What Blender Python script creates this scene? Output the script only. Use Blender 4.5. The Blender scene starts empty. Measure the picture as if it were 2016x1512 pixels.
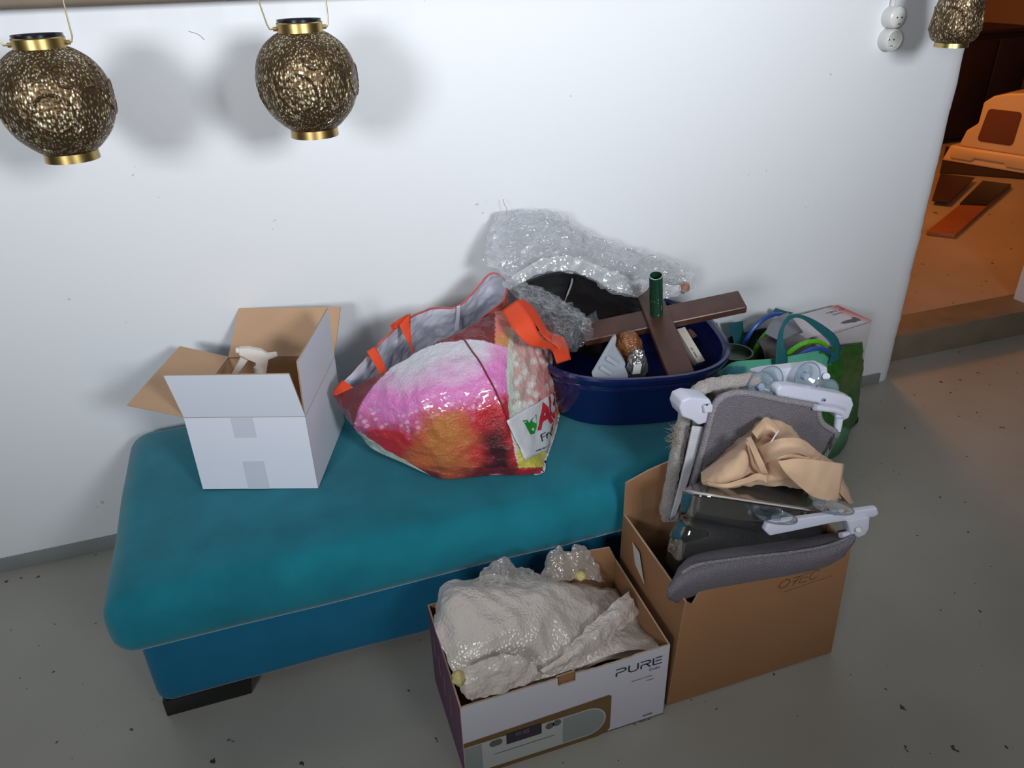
import bpy, bmesh, math, random
import numpy as np
from mathutils import Matrix, Vector, noise
S = bpy.context.scene
COL = S.collection

# ------------------------------------------------------------------ camera, light, exposure
cam_d = bpy.data.cameras.new('camera'); cam_o = bpy.data.objects.new('camera', cam_d); COL.objects.link(cam_o)
cam_d.sensor_fit = 'HORIZONTAL'; cam_d.sensor_width = 36.0; cam_d.lens = 36.0 * 1515 / 2016
cam_d.clip_start = 0.02
cam_o.matrix_world = Matrix([[0.946118,0.176459,-0.271519,0.000000],[-0.322889,0.450490,-0.832347,-2.206061],[-0.024558,0.875169,0.483193,1.600000],[0,0,0,1]])
S.camera = cam_o
W = bpy.data.worlds.new('world'); S.world = W; W.use_nodes = True
W.node_tree.nodes['Background'].inputs[0].default_value = (0.75, 0.86, 1.0, 1)
W.node_tree.nodes['Background'].inputs[1].default_value = 0.06
S.view_settings.view_transform = 'Standard'; S.view_settings.look = 'None'
S.view_settings.exposure = 0.0; S.view_settings.gamma = 1.0; S.view_settings.use_curve_mapping = False

def area(name, loc, target, sx, sy, power, color, spread=180):
    d = bpy.data.lights.new(name, 'AREA'); d.shape = 'RECTANGLE'; d.size = sx; d.size_y = sy
    d.energy = power; d.color = color; d.spread = math.radians(spread)
    o = bpy.data.objects.new(name, d); COL.objects.link(o); o.location = loc
    o.rotation_euler = (Vector(target) - Vector(loc)).to_track_quat('-Z', 'Y').to_euler()
    return o
area('daylight_right', (1.02, -3.3, 1.95), (1.0, 0.0, 2.35), 0.6, 0.6, 34, (0.93, 0.965, 1.0), 100)
area('daylight_left', (-1.75, -3.6, 1.95), (0.1, 0.0, 2.3), 0.75, 0.7, 27.5, (0.93, 0.965, 1.0), 100)
def point(name, loc, power, color, r=0.08):
    d = bpy.data.lights.new(name, 'POINT'); d.energy = power; d.color = color; d.shadow_soft_size = r
    o = bpy.data.objects.new(name, d); COL.objects.link(o); o.location = loc; return o
point('hall_lamp', (3.3, 2.5, 2.25), 96, (1.0, 0.37, 0.07), 0.3)

# ------------------------------------------------------------------ materials
def srgb(r, g, b):
    f = lambda c: (c/255/12.92) if c/255 <= 0.04045 else ((c/255+0.055)/1.055)**2.4
    return (f(r), f(g), f(b), 1)
MATS = {}
def mat(name, color, rough=0.6, metal=0.0, bump=None, vary=None, sheen=0, coat=0, spec=0.5, attr=False, alpha=None, voro=None):
    """bump=(scale,strength[,distance]); vary=(scale,amount); voro=(scale,strength)"""
    m = bpy.data.materials.new(name); m.use_nodes = True; n = m.node_tree.nodes; l = m.node_tree.links
    p = n['Principled BSDF']
    p.inputs['Base Color'].default_value = color; p.inputs['Roughness'].default_value = rough
    p.inputs['Metallic'].default_value = metal; p.inputs['Specular IOR Level'].default_value = spec
    if sheen: p.inputs['Sheen Weight'].default_value = sheen; p.inputs['Sheen Roughness'].default_value = 0.4
    if coat: p.inputs['Coat Weight'].default_value = coat; p.inputs['Coat Roughness'].default_value = 0.08
    tc = n.new('ShaderNodeTexCoord')
    src = None
    if attr:
        a = n.new('ShaderNodeVertexColor'); a.layer_name = 'Col'; src = a.outputs['Color']
    if vary:
        t = n.new('ShaderNodeTexNoise'); t.inputs['Scale'].default_value = vary[0]; t.inputs['Detail'].default_value = 5
        l.new(tc.outputs['Object'], t.inputs['Vector'])
        mx = n.new('ShaderNodeMix'); mx.data_type = 'RGBA'; mx.blend_type = 'MULTIPLY'; mx.inputs['Factor'].default_value = 1
        r = n.new('ShaderNodeMapRange'); r.inputs['From Min'].default_value = 0.3; r.inputs['From Max'].default_value = 0.7
        r.inputs['To Min'].default_value = 1 - vary[1]; r.inputs['To Max'].default_value = 1 + vary[1]
        l.new(t.outputs['Fac'], r.inputs['Value'])
        if src: l.new(src, mx.inputs['A'])
        else: mx.inputs['A'].default_value = color
        l.new(r.outputs['Result'], mx.inputs['B']); src = mx.outputs['Result']
    if src: l.new(src, p.inputs['Base Color'])
    nrm = None
    if bump:
        t = n.new('ShaderNodeTexNoise'); t.inputs['Scale'].default_value = bump[0]; t.inputs['Detail'].default_value = 4
        l.new(tc.outputs['Object'], t.inputs['Vector'])
        b = n.new('ShaderNodeBump'); b.inputs['Strength'].default_value = bump[1]; b.inputs['Distance'].default_value = bump[2] if len(bump) > 2 else 0.004
        l.new(t.outputs['Fac'], b.inputs['Height']); nrm = b.outputs['Normal']
    if voro:
        t = n.new('ShaderNodeTexVoronoi'); t.inputs['Scale'].default_value = voro[0]
        l.new(tc.outputs['Object'], t.inputs['Vector'])
        b = n.new('ShaderNodeBump'); b.inputs['Strength'].default_value = voro[1]; b.inputs['Distance'].default_value = 0.004
        b.invert = True
        l.new(t.outputs['Distance'], b.inputs['Height'])
        if nrm: l.new(nrm, b.inputs['Normal'])
        nrm = b.outputs['Normal']
    if nrm: l.new(nrm, p.inputs['Normal'])
    if alpha is not None:
        p.inputs['Alpha'].default_value = alpha
    MATS[name] = m
    return m

def film(name, tint, clear, rough=0.12, bump=(60, 0.6), voro=None, base=0.5):
    """clear plastic film: a see-through share plus a glossy white share"""
    m = bpy.data.materials.new(name); m.use_nodes = True; n = m.node_tree.nodes; l = m.node_tree.links
    p = n['Principled BSDF']; out = n['Material Output']
    p.inputs['Base Color'].default_value = tint; p.inputs['Roughness'].default_value = rough
    p.inputs['Specular IOR Level'].default_value = 0.8
    tr = n.new('ShaderNodeBsdfTransparent'); tr.inputs[0].default_value = (0.96, 0.97, 0.98, 1)
    gl = n.new('ShaderNodeBsdfGlossy'); gl.inputs['Roughness'].default_value = rough
    tc = n.new('ShaderNodeTexCoord'); t = n.new('ShaderNodeTexNoise'); t.inputs['Scale'].default_value = bump[0]; t.inputs['Detail'].default_value = 3
    l.new(tc.outputs['Object'], t.inputs['Vector'])
    b = n.new('ShaderNodeBump'); b.inputs['Strength'].default_value = bump[1]; b.inputs['Distance'].default_value = 0.01
    l.new(t.outputs['Fac'], b.inputs['Height']); nn = b.outputs['Normal']
    if voro:
        v = n.new('ShaderNodeTexVoronoi'); v.inputs['Scale'].default_value = voro[0]; l.new(tc.outputs['Object'], v.inputs['Vector'])
        b2 = n.new('ShaderNodeBump'); b2.inputs['Strength'].default_value = voro[1]; b2.inputs['Distance'].default_value = 0.006; b2.invert = True
        l.new(v.outputs['Distance'], b2.inputs['Height']); l.new(nn, b2.inputs['Normal']); nn = b2.outputs['Normal']
    l.new(nn, p.inputs['Normal']); l.new(nn, gl.inputs['Normal'])
    lw = n.new('ShaderNodeLayerWeight'); lw.inputs['Blend'].default_value = 0.35; l.new(nn, lw.inputs['Normal'])
    r = n.new('ShaderNodeMapRange'); r.inputs['To Min'].default_value = 1 - clear; r.inputs['To Max'].default_value = min(1.0, 1 - clear + 0.55)
    l.new(lw.outputs['Facing'], r.inputs['Value'])
    mg = n.new('ShaderNodeMixShader'); mg.inputs[0].default_value = 1 - base
    l.new(p.outputs[0], mg.inputs[1]); l.new(gl.outputs[0], mg.inputs[2])
    mx = n.new('ShaderNodeMixShader'); l.new(r.outputs['Result'], mx.inputs[0]); l.new(tr.outputs[0], mx.inputs[1]); l.new(mg.outputs[0], mx.inputs[2])
    l.new(mx.outputs[0], out.inputs['Surface'])
    return m

# ------------------------------------------------------------------ mesh helpers (all shapes are authored in world metres)
def link(name, me, m=None, parent=None, smooth=False):
    o = bpy.data.objects.new(name, me); COL.objects.link(o)
    if m is not None:
        for mm in (m if isinstance(m, (list, tuple)) else [m]): me.materials.append(mm)
    if smooth:
        for f in me.polygons: f.use_smooth = True
    if parent is not None:
        off = Vector((0, 0, 0)); q = parent
        while q is not None: off += q.location; q = q.parent
        me.transform(Matrix.Translation(-off)); o.parent = parent
    return o
def tag(o, label=None, cat=None, group=None, kind=None):
    if label: o['label'] = label
    if cat: o['category'] = cat
    if group: o['group'] = group
    if kind: o['kind'] = kind
    return o
def thing(name, loc, label, cat, group=None):
    o = bpy.data.objects.new(name, None); COL.objects.link(o); o.location = loc; o.empty_display_size = 0.05
    return tag(o, label, cat, group)
def raw(verts, faces):
    me = bpy.data.meshes.new('mesh'); me.from_pydata([tuple(v) for v in verts], [], faces); me.update(); return me
class MB:
    def __init__(s): s.v = []; s.f = []; s.mi = []
    def add(s, v, f, mi=0):
        k = len(s.v); s.v += [tuple(x) for x in v]; s.f += [tuple(i + k for i in q) for q in f]; s.mi += [mi] * len(f); return s
    def box(s, a, b, mi=0):
        (x0, y0, z0), (x1, y1, z1) = a, b
        v = [(x0,y0,z0),(x1,y0,z0),(x1,y1,z0),(x0,y1,z0),(x0,y0,z1),(x1,y0,z1),(x1,y1,z1),(x0,y1,z1)]
        return s.add(v, [(0,3,2,1),(4,5,6,7),(0,1,5,4),(1,2,6,5),(2,3,7,6),(3,0,4,7)], mi)
    def obox(s, p, ex, ey, ez, mi=0):
        p, ex, ey, ez = (np.array(t, float) for t in (p, ex, ey, ez))
        if np.dot(np.cross(ex, ey), ez) < 0: p = p + ez; ez = -ez
        v = [p, p+ex, p+ex+ey, p+ey, p+ez, p+ex+ez, p+ex+ey+ez, p+ey+ez]
        return s.add(v, [(0,3,2,1),(4,5,6,7),(0,1,5,4),(1,2,6,5),(2,3,7,6),(3,0,4,7)], mi)
    def tube(s, path, r, n=8, mi=0, closed=False, caps=True):
        P = [np.array(p, float) for p in path]; k = len(P); R = r if isinstance(r, (list, tuple)) else [r] * k
        V = []; up = None
        for i in range(k):
            t = (P[(i+1) % k] - P[i-1]) if closed else (P[min(i+1, k-1)] - P[max(i-1, 0)])
            t = t / (np.linalg.norm(t) + 1e-9)
            if up is None:
                up = np.array([0, 0, 1.0]) if abs(t[2]) < 0.9 else np.array([1.0, 0, 0])
            a = np.cross(t, up); a /= np.linalg.norm(a) + 1e-9; b = np.cross(a, t); up = b
            for j in range(n):
                w = 2 * math.pi * j / n; V.append(P[i] + R[i] * (math.cos(w) * a + math.sin(w) * b))
        F = []
        for i in range(k if closed else k - 1):
            for j in range(n):
                i2 = (i + 1) % k
                F.append((i*n + j, i2*n + j, i2*n + (j+1) % n, i*n + (j+1) % n))
        if caps and not closed:
            F.append(tuple(range(n))); F.append(tuple(range((k-1)*n, k*n))[::-1])
        return s.add(V, F, mi)
    def lathe(s, prof, n=32, o=(0, 0, 0), mi=0):
        V = []; k = len(prof)
        for r, z in prof:
            for j in range(n):
                w = 2*math.pi*j/n; V.append((o[0] + r*math.cos(w), o[1] + r*math.sin(w), o[2] + z))
        F = [(i*n + j, i*n + (j+1) % n, (i+1)*n + (j+1) % n, (i+1)*n + j) for i in range(k-1) for j in range(n)]
        return s.add(V, F, mi)
    def prism(s, poly, d, mi=0):
        """extrude a planar 3-D polygon along vector d"""
        P = [np.array(p, float) for p in poly]; d = np.array(d, float); k = len(P)
        nv = sum((np.cross(P[i] - P[0], P[(i+1) % k] - P[0]) for i in range(k)), np.zeros(3))
        if np.dot(nv, d) > 0: P = P[::-1]
        v = P + [p + d for p in P]
        return s.add(v, [tuple(range(k)), tuple(range(2*k - 1, k - 1, -1))] + [(i, i + k, (i+1) % k + k, (i+1) % k)[::-1] for i in range(k)][::1], mi)
    def build(s, name, m=None, parent=None, bevel=0, seg=2, smooth=False, sub=0):
        me = bpy.data.meshes.new(name); me.from_pydata(s.v, [], s.f); me.update()
        for p, k in zip(me.polygons, s.mi): p.material_index = k
        bm = bmesh.new(); bm.from_mesh(me)
        bmesh.ops.recalc_face_normals(bm, faces=bm.faces)
        if bevel:
            bmesh.ops.bevel(bm, geom=[e for e in bm.edges if len(e.link_faces) == 2 and e.calc_face_angle(0) > 0.5], offset=bevel, segments=seg, profile=0.6, affect='EDGES', clamp_overlap=True)
        bm.to_mesh(me); bm.free()
        o = link(name, me, m, parent, smooth)
        if smooth or bevel:
            for f in me.polygons: f.use_smooth = True
            try: me.set_sharp_from_angle(angle=math.radians(35))
            except Exception: pass
        if sub:
            md = o.modifiers.new('sub', 'SUBSURF'); md.levels = sub; md.render_levels = sub
        return o

def crom(P, n, closed=False):
    """Catmull-Rom along axis 0"""
    P = np.asarray(P, float); k = len(P); out = []
    segs = k if closed else k - 1
    for i in range(segs):
        if closed: a, b, c, d = P[(i-1) % k], P[i], P[(i+1) % k], P[(i+2) % k]
        else:
            b, c = P[i], P[i+1]; a = P[i-1] if i else 2*b - c; d = P[i+2] if i + 2 < k else 2*c - b
        for j in range(n):
            t = j / n
            out.append(0.5*((2*b) + (c-a)*t + (2*a - 5*b + 4*c - d)*t*t + (3*b - a - 3*c + d)*t**3))
    if not closed: out.append(P[-1])
    return np.array(out)
def lerp_path(P, n):
    P = np.asarray(P, float); out = []
    for i in range(len(P)-1):
        for j in range(n): out.append(P[i] + (P[i+1] - P[i]) * j / n)
    out.append(P[-1]); return np.array(out)
def patch(ctrl, nu, nv, closed=False):
    """ctrl[row][col] -> dense grid (rows, cols, dim)"""
    A = np.array(ctrl, float)
    A = crom(A, nv)                              # along rows
    A = crom(A.transpose(1, 0, 2), nu, closed).transpose(1, 0, 2)
    return A
def grid_mesh(A, closed=False, flip=False):
    r, c = A.shape[:2]; V = A[:, :, :3].reshape(-1, 3)
    F = []
    for i in range(r - 1):
        for j in range(c if closed else c - 1):
            q = (i*c + j, i*c + (j+1) % c, (i+1)*c + (j+1) % c, (i+1)*c + j)
            F.append(q[::-1] if flip else q)
    return raw(V, F)
def grid_normals(A):
    X = A[:, :, :3]; du = np.gradient(X, axis=1); dv = np.gradient(X, axis=0)
    n = np.cross(du, dv); return n / (np.linalg.norm(n, axis=2, keepdims=True) + 1e-9)
def wrinkle(A, amp, freq, seed=0, crease=0.0, cfreq=None, edge=None):
    """push a grid along its normals with noise, creases = ridged noise"""
    N = grid_normals(A); B = A.copy(); cf = cfreq or freq
    for i in range(A.shape[0]):
        for j in range(A.shape[1]):
            p = Vector(A[i, j, :3]) * freq + Vector((seed, seed*1.7, seed*0.3))
            d = amp * noise.fractal(p, 1.0, 2.0, 3)
            if crease:
                q = Vector(A[i, j, :3]) * cf + Vector((seed*2.1, seed, 0))
                d += crease * (abs(noise.noise(q)) * 1.6 - 0.3) + crease * 0.5 * abs(noise.noise(q * 2.3))
            B[i, j, :3] += N[i, j] * d
    return B
def crumple(A, amp, freq, seed=0):
    """three-way shove, for plastic film"""
    B = A.copy()
    for i in range(A.shape[0]):
        for j in range(A.shape[1]):
            p = Vector(A[i, j, :3]) * freq + Vector((seed, seed, seed))
            v = noise.noise_vector(p) * amp + noise.noise_vector(p * 2.7) * amp * 0.5
            B[i, j, :3] += np.array(v)
    return B
def sheet(name, A, m, parent=None, thick=0.0, smooth=True, closed=False, flip=False, rim=None, inner=None, offset=-1):
    me = grid_mesh(A, closed, flip); o = link(name, me, m, parent, smooth)
    if thick:
        md = o.modifiers.new('solid', 'SOLIDIFY'); md.thickness = thick; md.offset = offset
        if inner is not None: md.material_offset = inner
        if rim is not None: md.material_offset_rim = rim
    return o
def paint(me, fn):
    ca = me.color_attributes.new('Col', 'FLOAT_COLOR', 'POINT')
    for i in range(len(me.vertices)): ca.data[i].color = fn(i)
def ribbon(name, L, R, m, parent, n=8, thick=0.0015, bow=0):
    A = np.stack([np.array(L, float), (np.array(L, float) + np.array(R, float))/2, np.array(R, float)], 1)
    A = crom(A, n); A = np.array([crom(row, 3) for row in A])
    return sheet(name, A, m, parent, thick, offset=0)

# stroke lettering: polylines in a unit cell, drawn as thin ribbons on a surface map fn(x, y) -> (point, normal)
GL = {'P': (0.75, [[(0,.98),(.55,.98),(.75,.85),(.75,.6),(.55,.47),(.05,.47),(0,.4),(0,0)]]),
 'U': (.75, [[(0,1),(0,.22),(.18,.02),(.57,.02),(.75,.22),(.75,1)]]),
 'R': (.75, [[(0,.98),(.6,.98),(.75,.86),(.75,.64),(.6,.52),(.1,.52),(0,.42),(0,0)],[(.45,.52),(.75,0)]]),
 'E': (.7, [[(.0,.98),(0,.02),(.7,.02)],[(.2,.98),(.7,.98)],[(.2,.52),(.66,.52)]]),
 'A': (.8, [[(0,0),(.4,1),(.8,0)],[(.16,.34),(.64,.34)]]),
 'C': (.7, [[(.7,.85),(.5,1),(.22,1),(0,.75),(0,.25),(.22,0),(.5,0),(.7,.15)]]),
 'H': (.7, [[(0,0),(0,1)],[(.7,0),(.7,1)],[(0,.5),(.7,.5)]]),
 'F': (.55, [[(0,0),(.04,1),(.55,.98)],[(.02,.52),(.45,.52)]]),
 'r': (.35, [[(0,0),(0,.6)],[(0,.4),(.15,.6),(.35,.58)]]),
 'a': (.5, [[(.48,.6),(.2,.62),(0,.35),(.12,.02),(.35,.08),(.48,.6),(.5,0)]]),
 'i': (.22, [[(.1,0),(.1,.6)],[(-.05,.78),(.1,.95),(.26,.78)]]),
 'c': (.4, [[(.4,.55),(.2,.62),(0,.35),(.1,.02),(.38,.06)]]),
 'h': (.45, [[(0,0),(0,1)],[(0,.4),(.2,.6),(.42,.5),(.45,0)]]),
 'e': (.45, [[(.02,.33),(.43,.36),(.38,.58),(.18,.62),(0,.35),(.12,.02),(.42,.08)]]),
 'v': (.4, [[(0,.6),(.2,0),(.4,.6)]]), 'o': (.45, [[(.22,.62),(0,.32),(.2,0),(.45,.3),(.24,.62)]]),
 'k': (.4, [[(0,0),(0,1)],[(.4,.6),(0,.25),(.4,0)]]), 'n': (.42, [[(0,0),(0,.6)],[(0,.4),(.2,.6),(.42,.45),(.42,0)]]),
 't': (.3, [[(.12,1),(.12,.1),(.3,0)],[(0,.65),(.3,.65)]]), 's': (.35, [[(.35,.55),(.05,.55),(.05,.34),(.32,.28),(.32,.02),(0,.04)]]),
 'O': (.95, [[(.5,1),(.1,.8),(.0,.4),(.3,.05),(.7,.1),(.95,.5),(.8,.9),(.5,1)]]),
 '7': (.6, [[(0,.9),(.6,.95),(.25,0)],[(.1,.45),(.5,.5)]]), '1': (.2, [[(.1,0),(.1,1)]]), '0': (.5, [[(.25,1),(0,.7),(0,.3),(.25,0),(.5,.3),(.5,.7),(.25,1)]]),
 '4': (.5, [[(.4,0),(.4,1),(0,.3),(.5,.3)]]), '5': (.5, [[(.5,1),(.05,1),(.05,.55),(.4,.55),(.5,.3),(.35,0),(0,.05)]]), ':': (.15, [[(.08,.2),(.08,.32)],[(.08,.65),(.08,.77)]]), ' ': (.35, []),
 'w': (.55, [[(0,.6),(.14,0),(.28,.5),(.42,0),(.55,.6)]]), 'u': (.42, [[(0,.6),(0,.15),(.2,0),(.42,.2)],[(.42,.6),(.42,0)]]), 'm': (.6, [[(0,0),(0,.6)],[(0,.45),(.2,.6),(.3,.45),(.3,0)],[(.3,.45),(.48,.6),(.6,.45),(.6,0)]])}
def lettering(name, text, fn, size, weight, m, parent, gap=.25, x0=0, y0=0, slant=0, wide=1.0):
    mb = MB(); x = x0
    for ch in text:
        adv, strokes = GL[ch]
        for st in strokes:
            pts = []
            for a, b in zip(st[:-1], st[1:]):
                for k in range(4): pts.append((a[0] + (b[0]-a[0])*k/4, a[1] + (b[1]-a[1])*k/4))
            pts.append(st[-1])
            P = [np.array((x + (px*wide + slant*py) * size, y0 + py * size)) for px, py in pts]
            V = []
            for i, p in enumerate(P):
                t = P[min(i+1, len(P)-1)] - P[max(i-1, 0)]; t = t / (np.linalg.norm(t) + 1e-9); nn = np.array((-t[1], t[0])) * weight/2
                e = t * weight*0.35 * (1 if i == len(P)-1 else -1 if i == 0 else 0)
                for q in (p + nn + e, p - nn + e): V.append(fn(*q))
            mb.add(V, [(2*i, 2*i+1, 2*i+3, 2*i+2) for i in range(len(P)-1)])
        x += (adv * wide + gap) * size
    return mb.build(name, m, parent)

rnd = random.Random(7)
# ================================================================== the setting
def wall_paint():
    m = mat('wall_paint', srgb(228, 231, 236), 0.55, bump=(45, 0.12, 0.003), spec=0.3)
    n = m.node_tree.nodes; l = m.node_tree.links; p = n['Principled BSDF']
    tc = n.new('ShaderNodeTexCoord')
    t = n.new('ShaderNodeTexNoise'); t.inputs['Scale'].default_value = 9; t.inputs['Detail'].default_value = 2
    l.new(tc.outputs['Object'], t.inputs['Vector'])
    t2 = n.new('ShaderNodeTexNoise'); t2.inputs['Scale'].default_value = 60; t2.inputs['Detail'].default_value = 1
    l.new(tc.outputs['Object'], t2.inputs['Vector'])
    mu = n.new('ShaderNodeMath'); mu.operation = 'MULTIPLY'; l.new(t.outputs['Fac'], mu.inputs[0]); l.new(t2.outputs['Fac'], mu.inputs[1])
    r = n.new('ShaderNodeValToRGB'); r.color_ramp.elements[0].position = 0.475; r.color_ramp.elements[1].position = 0.50
    r.color_ramp.elements[0].color = srgb(228, 231, 236); r.color_ramp.elements[1].color = srgb(196, 199, 202)
    l.new(mu.outputs[0], r.inputs['Fac']); l.new(r.outputs['Color'], p.inputs['Base Color'])
    return m
M_wall = wall_paint()
def floor_paint(name, c, chips=True, wet=False):
    m = mat(name, c, 0.42, bump=(30, 0.05, 0.003))
    n = m.node_tree.nodes; l = m.node_tree.links; p = n['Principled BSDF']; tc = n.new('ShaderNodeTexCoord')
    big = n.new('ShaderNodeTexNoise'); big.inputs['Scale'].default_value = 2.2; big.inputs['Detail'].default_value = 4; l.new(tc.outputs['Object'], big.inputs['Vector'])
    r0 = n.new('ShaderNodeMapRange'); r0.inputs['From Min'].default_value = .3; r0.inputs['From Max'].default_value = .7; r0.inputs['To Min'].default_value = .9; r0.inputs['To Max'].default_value = 1.08
    l.new(big.outputs['Fac'], r0.inputs['Value'])
    mu = n.new('ShaderNodeMix'); mu.data_type = 'RGBA'; mu.blend_type = 'MULTIPLY'; mu.inputs['Factor'].default_value = 1
    mu.inputs['A'].default_value = c; l.new(r0.outputs['Result'], mu.inputs['B'])
    # worn-through spots where the paint has chipped
    ch = n.new('ShaderNodeTexNoise'); ch.inputs['Scale'].default_value = 26; ch.inputs['Detail'].default_value = 3; l.new(tc.outputs['Object'], ch.inputs['Vector'])
    cr = n.new('ShaderNodeValToRGB'); cr.color_ramp.elements[0].position = .70; cr.color_ramp.elements[1].position = .71
    l.new(ch.outputs['Fac'], cr.inputs['Fac'])
    mx = n.new('ShaderNodeMix'); mx.data_type = 'RGBA'; mx.inputs['B'].default_value = srgb(62, 52, 42)
    l.new(cr.outputs['Color'], mx.inputs['Factor']); l.new(mu.outputs['Result'], mx.inputs['A']); l.new(mx.outputs['Result'], p.inputs['Base Color'])
    return m
M_floor = floor_paint('floor_paint', srgb(166, 164, 156))
M_hall = floor_paint('hall_floor_paint', srgb(176, 160, 140))
M_side = mat('side_wall_paint', srgb(140, 138, 136), .7, bump=(30, .1))
M_base = mat('baseboard_paint', srgb(134, 138, 138), 0.45, bump=(25, 0.1), vary=(6, .08))

def struct(o): o['kind'] = 'structure'; return o
struct(MB().box((-3.2, -5.0, -0.05), (4.6, 0.14, 0.0)).build('floor', M_floor))
# wall with a hand-plastered rounded end
prof = [(-3.2, 0.0), (2.33, 0.0), (2.365, 0.003), (2.392, 0.012), (2.412, 0.028), (2.423, 0.05), (2.425, 0.075), (2.425, 0.14), (-3.2, 0.14)]
V = []; zs = [i * 0.02 for i in range(134)]
for z in zs:
    j = 0.005 * noise.noise(Vector((z * 9, 3, 1))) + 0.003 * noise.noise(Vector((z * 35, 1, 7)))
    for k, (x, y) in enumerate(prof): V.append((x + (j if 2 <= k <= 7 else 0), y, z))
k = len(prof); F = [(i*k + a, i*k + (a+1) % k, (i+1)*k + (a+1) % k, (i+1)*k + a) for i in range(len(zs)-1) for a in range(k)]
wb = MB().add(V, F).build('wall_back', M_wall, smooth=True); struct(wb)
struct(MB().box((3.33, 0.12, 0.0), (4.6, 0.26, 2.66)).build('wall_back_right', M_wall))
struct(MB().box((-3.3, -5.0, 0.0), (-3.2, 0.14, 2.66)).build('wall_left', M_side))
struct(MB().box((4.6, -5.0, 0.0), (4.7, 0.26, 2.66)).build('wall_right', M_side))
struct(MB().box((-3.3, -5.1, 0.0), (4.7, -5.0, 2.66)).build('wall_front', M_side))
struct(MB().box((-3.3, -5.1, 2.66), (4.7, 0.26, 2.76)).build('ceiling', mat('ceiling_paint', srgb(150, 148, 144), .8)))
bb = MB(); bb.box((-3.2, -0.008, 0.0), (2.34, 0.001, 0.048))
struct(bb.build('baseboard_back', M_base, bevel=0.003))
# the next room, one low step up
M_thr = mat('threshold_concrete', srgb(120, 108, 92), .6, bump=(30, .3), vary=(9, .15))
struct(MB().box((2.43, 0.13, 0.0), (4.6, 0.30, 0.125)).build('trim_1', M_thr, bevel=0.004))
struct(MB().box((1.6, 0.302, 0.06), (7.0, 5.6, 0.125)).build('floor_hall', M_hall))
M_hw = mat('hall_wall_paint', srgb(150, 120, 95), .7, bump=(20, .2))
struct(MB().box((1.6, 5.6, 0.0), (7.1, 5.7, 2.7)).build('wall_hall_back', M_hw))
struct(MB().box((7.0, 0.3, 0.0), (7.1, 5.6, 2.7)).build('wall_hall_right', M_hw))
struct(MB().box((1.5, 0.16, 0.0), (1.6, 5.7, 2.7)).build('wall_hall_left', M_hw))
struct(MB().box((1.5, 0.28, 2.7), (7.1, 5.7, 2.8)).build('ceiling_hall', M_hw))
# dark wood beam along the top of the wall
M_beam = mat('beam_wood', srgb(112, 98, 84), .6, bump=(20, .3), vary=(7, .2))
struct(MB().box((-3.2, -0.09, 1.532), (1.2, 0.001, 1.66)).build('trim_2', M_beam, bevel=0.012, seg=4))

# ================================================================== ottoman
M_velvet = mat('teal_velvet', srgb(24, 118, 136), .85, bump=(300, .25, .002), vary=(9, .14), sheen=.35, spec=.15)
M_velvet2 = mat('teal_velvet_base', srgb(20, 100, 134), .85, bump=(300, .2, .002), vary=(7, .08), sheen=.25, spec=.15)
M_black = mat('black_lacquer', srgb(16, 16, 18), .4)
def rbox(name, a, b, r, m, parent, seg=6, dome=0, rz=None, topwav=0):
    """soft upholstered block: rounded box, optional crown"""
    bm = bmesh.new(); bmesh.ops.create_cube(bm, size=1)
    for v in bm.verts: v.co = Vector([(a[i] + b[i]) / 2 + v.co[i] * (b[i] - a[i]) for i in range(3)])
    bmesh.ops.bevel(bm, geom=list(bm.edges), offset=r, segments=seg, profile=.5, affect='EDGES', clamp_overlap=True)
    # denser top for the crown
    for _ in range(3):
        es = [e for e in bm.edges if e.calc_length() > 0.09]
        if es: bmesh.ops.subdivide_edges(bm, edges=es, cuts=1, use_grid_fill=True)
    for v in bm.verts:
        u = 2 * (v.co.x - a[0]) / (b[0] - a[0]) - 1; w = 2 * (v.co.y - a[1]) / (b[1] - a[1]) - 1
        t = (v.co.z - a[2]) / (b[2] - a[2])
        if dome: v.co.z += dome * (1 - u**4) * (1 - w**4) * max(0, t)
        if topwav: v.co += Vector((noise.noise(v.co*6), noise.noise(v.co*6+Vector((5,1,2))), noise.noise(v.co*5+Vector((1,8,2))))) * topwav
    me = bpy.data.meshes.new(name); bm.to_mesh(me); bm.free()
    return link(name, me, m, parent, True)
ot = thing('ottoman', (0.4, -0.4, 0), 'teal velvet ottoman with black block feet against the white wall', 'ottoman')
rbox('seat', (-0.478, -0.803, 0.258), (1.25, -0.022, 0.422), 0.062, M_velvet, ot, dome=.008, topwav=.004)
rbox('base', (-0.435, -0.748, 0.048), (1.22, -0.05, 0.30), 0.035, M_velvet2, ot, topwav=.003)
fx = [(-0.43, -0.735), (1.01, -0.735), (-0.43, -0.15), (1.01, -0.15)]
for x, y in fx: MB().box((x, y, 0.0), (x + .2, y + .09, .052)).build('foot', M_black, ot, bevel=.003)
pipe = MB().tube(crom([(-.42, -.752, .266), (0, -.764, .264), (.5, -.764, .264), (1.0, -.764, .264), (1.21, -.752, .266)], 8), .0035, 6)
pipe.build('seam', mat('seam_teal', srgb(12, 60, 78), .9, spec=.1), ot, smooth=True)

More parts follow.
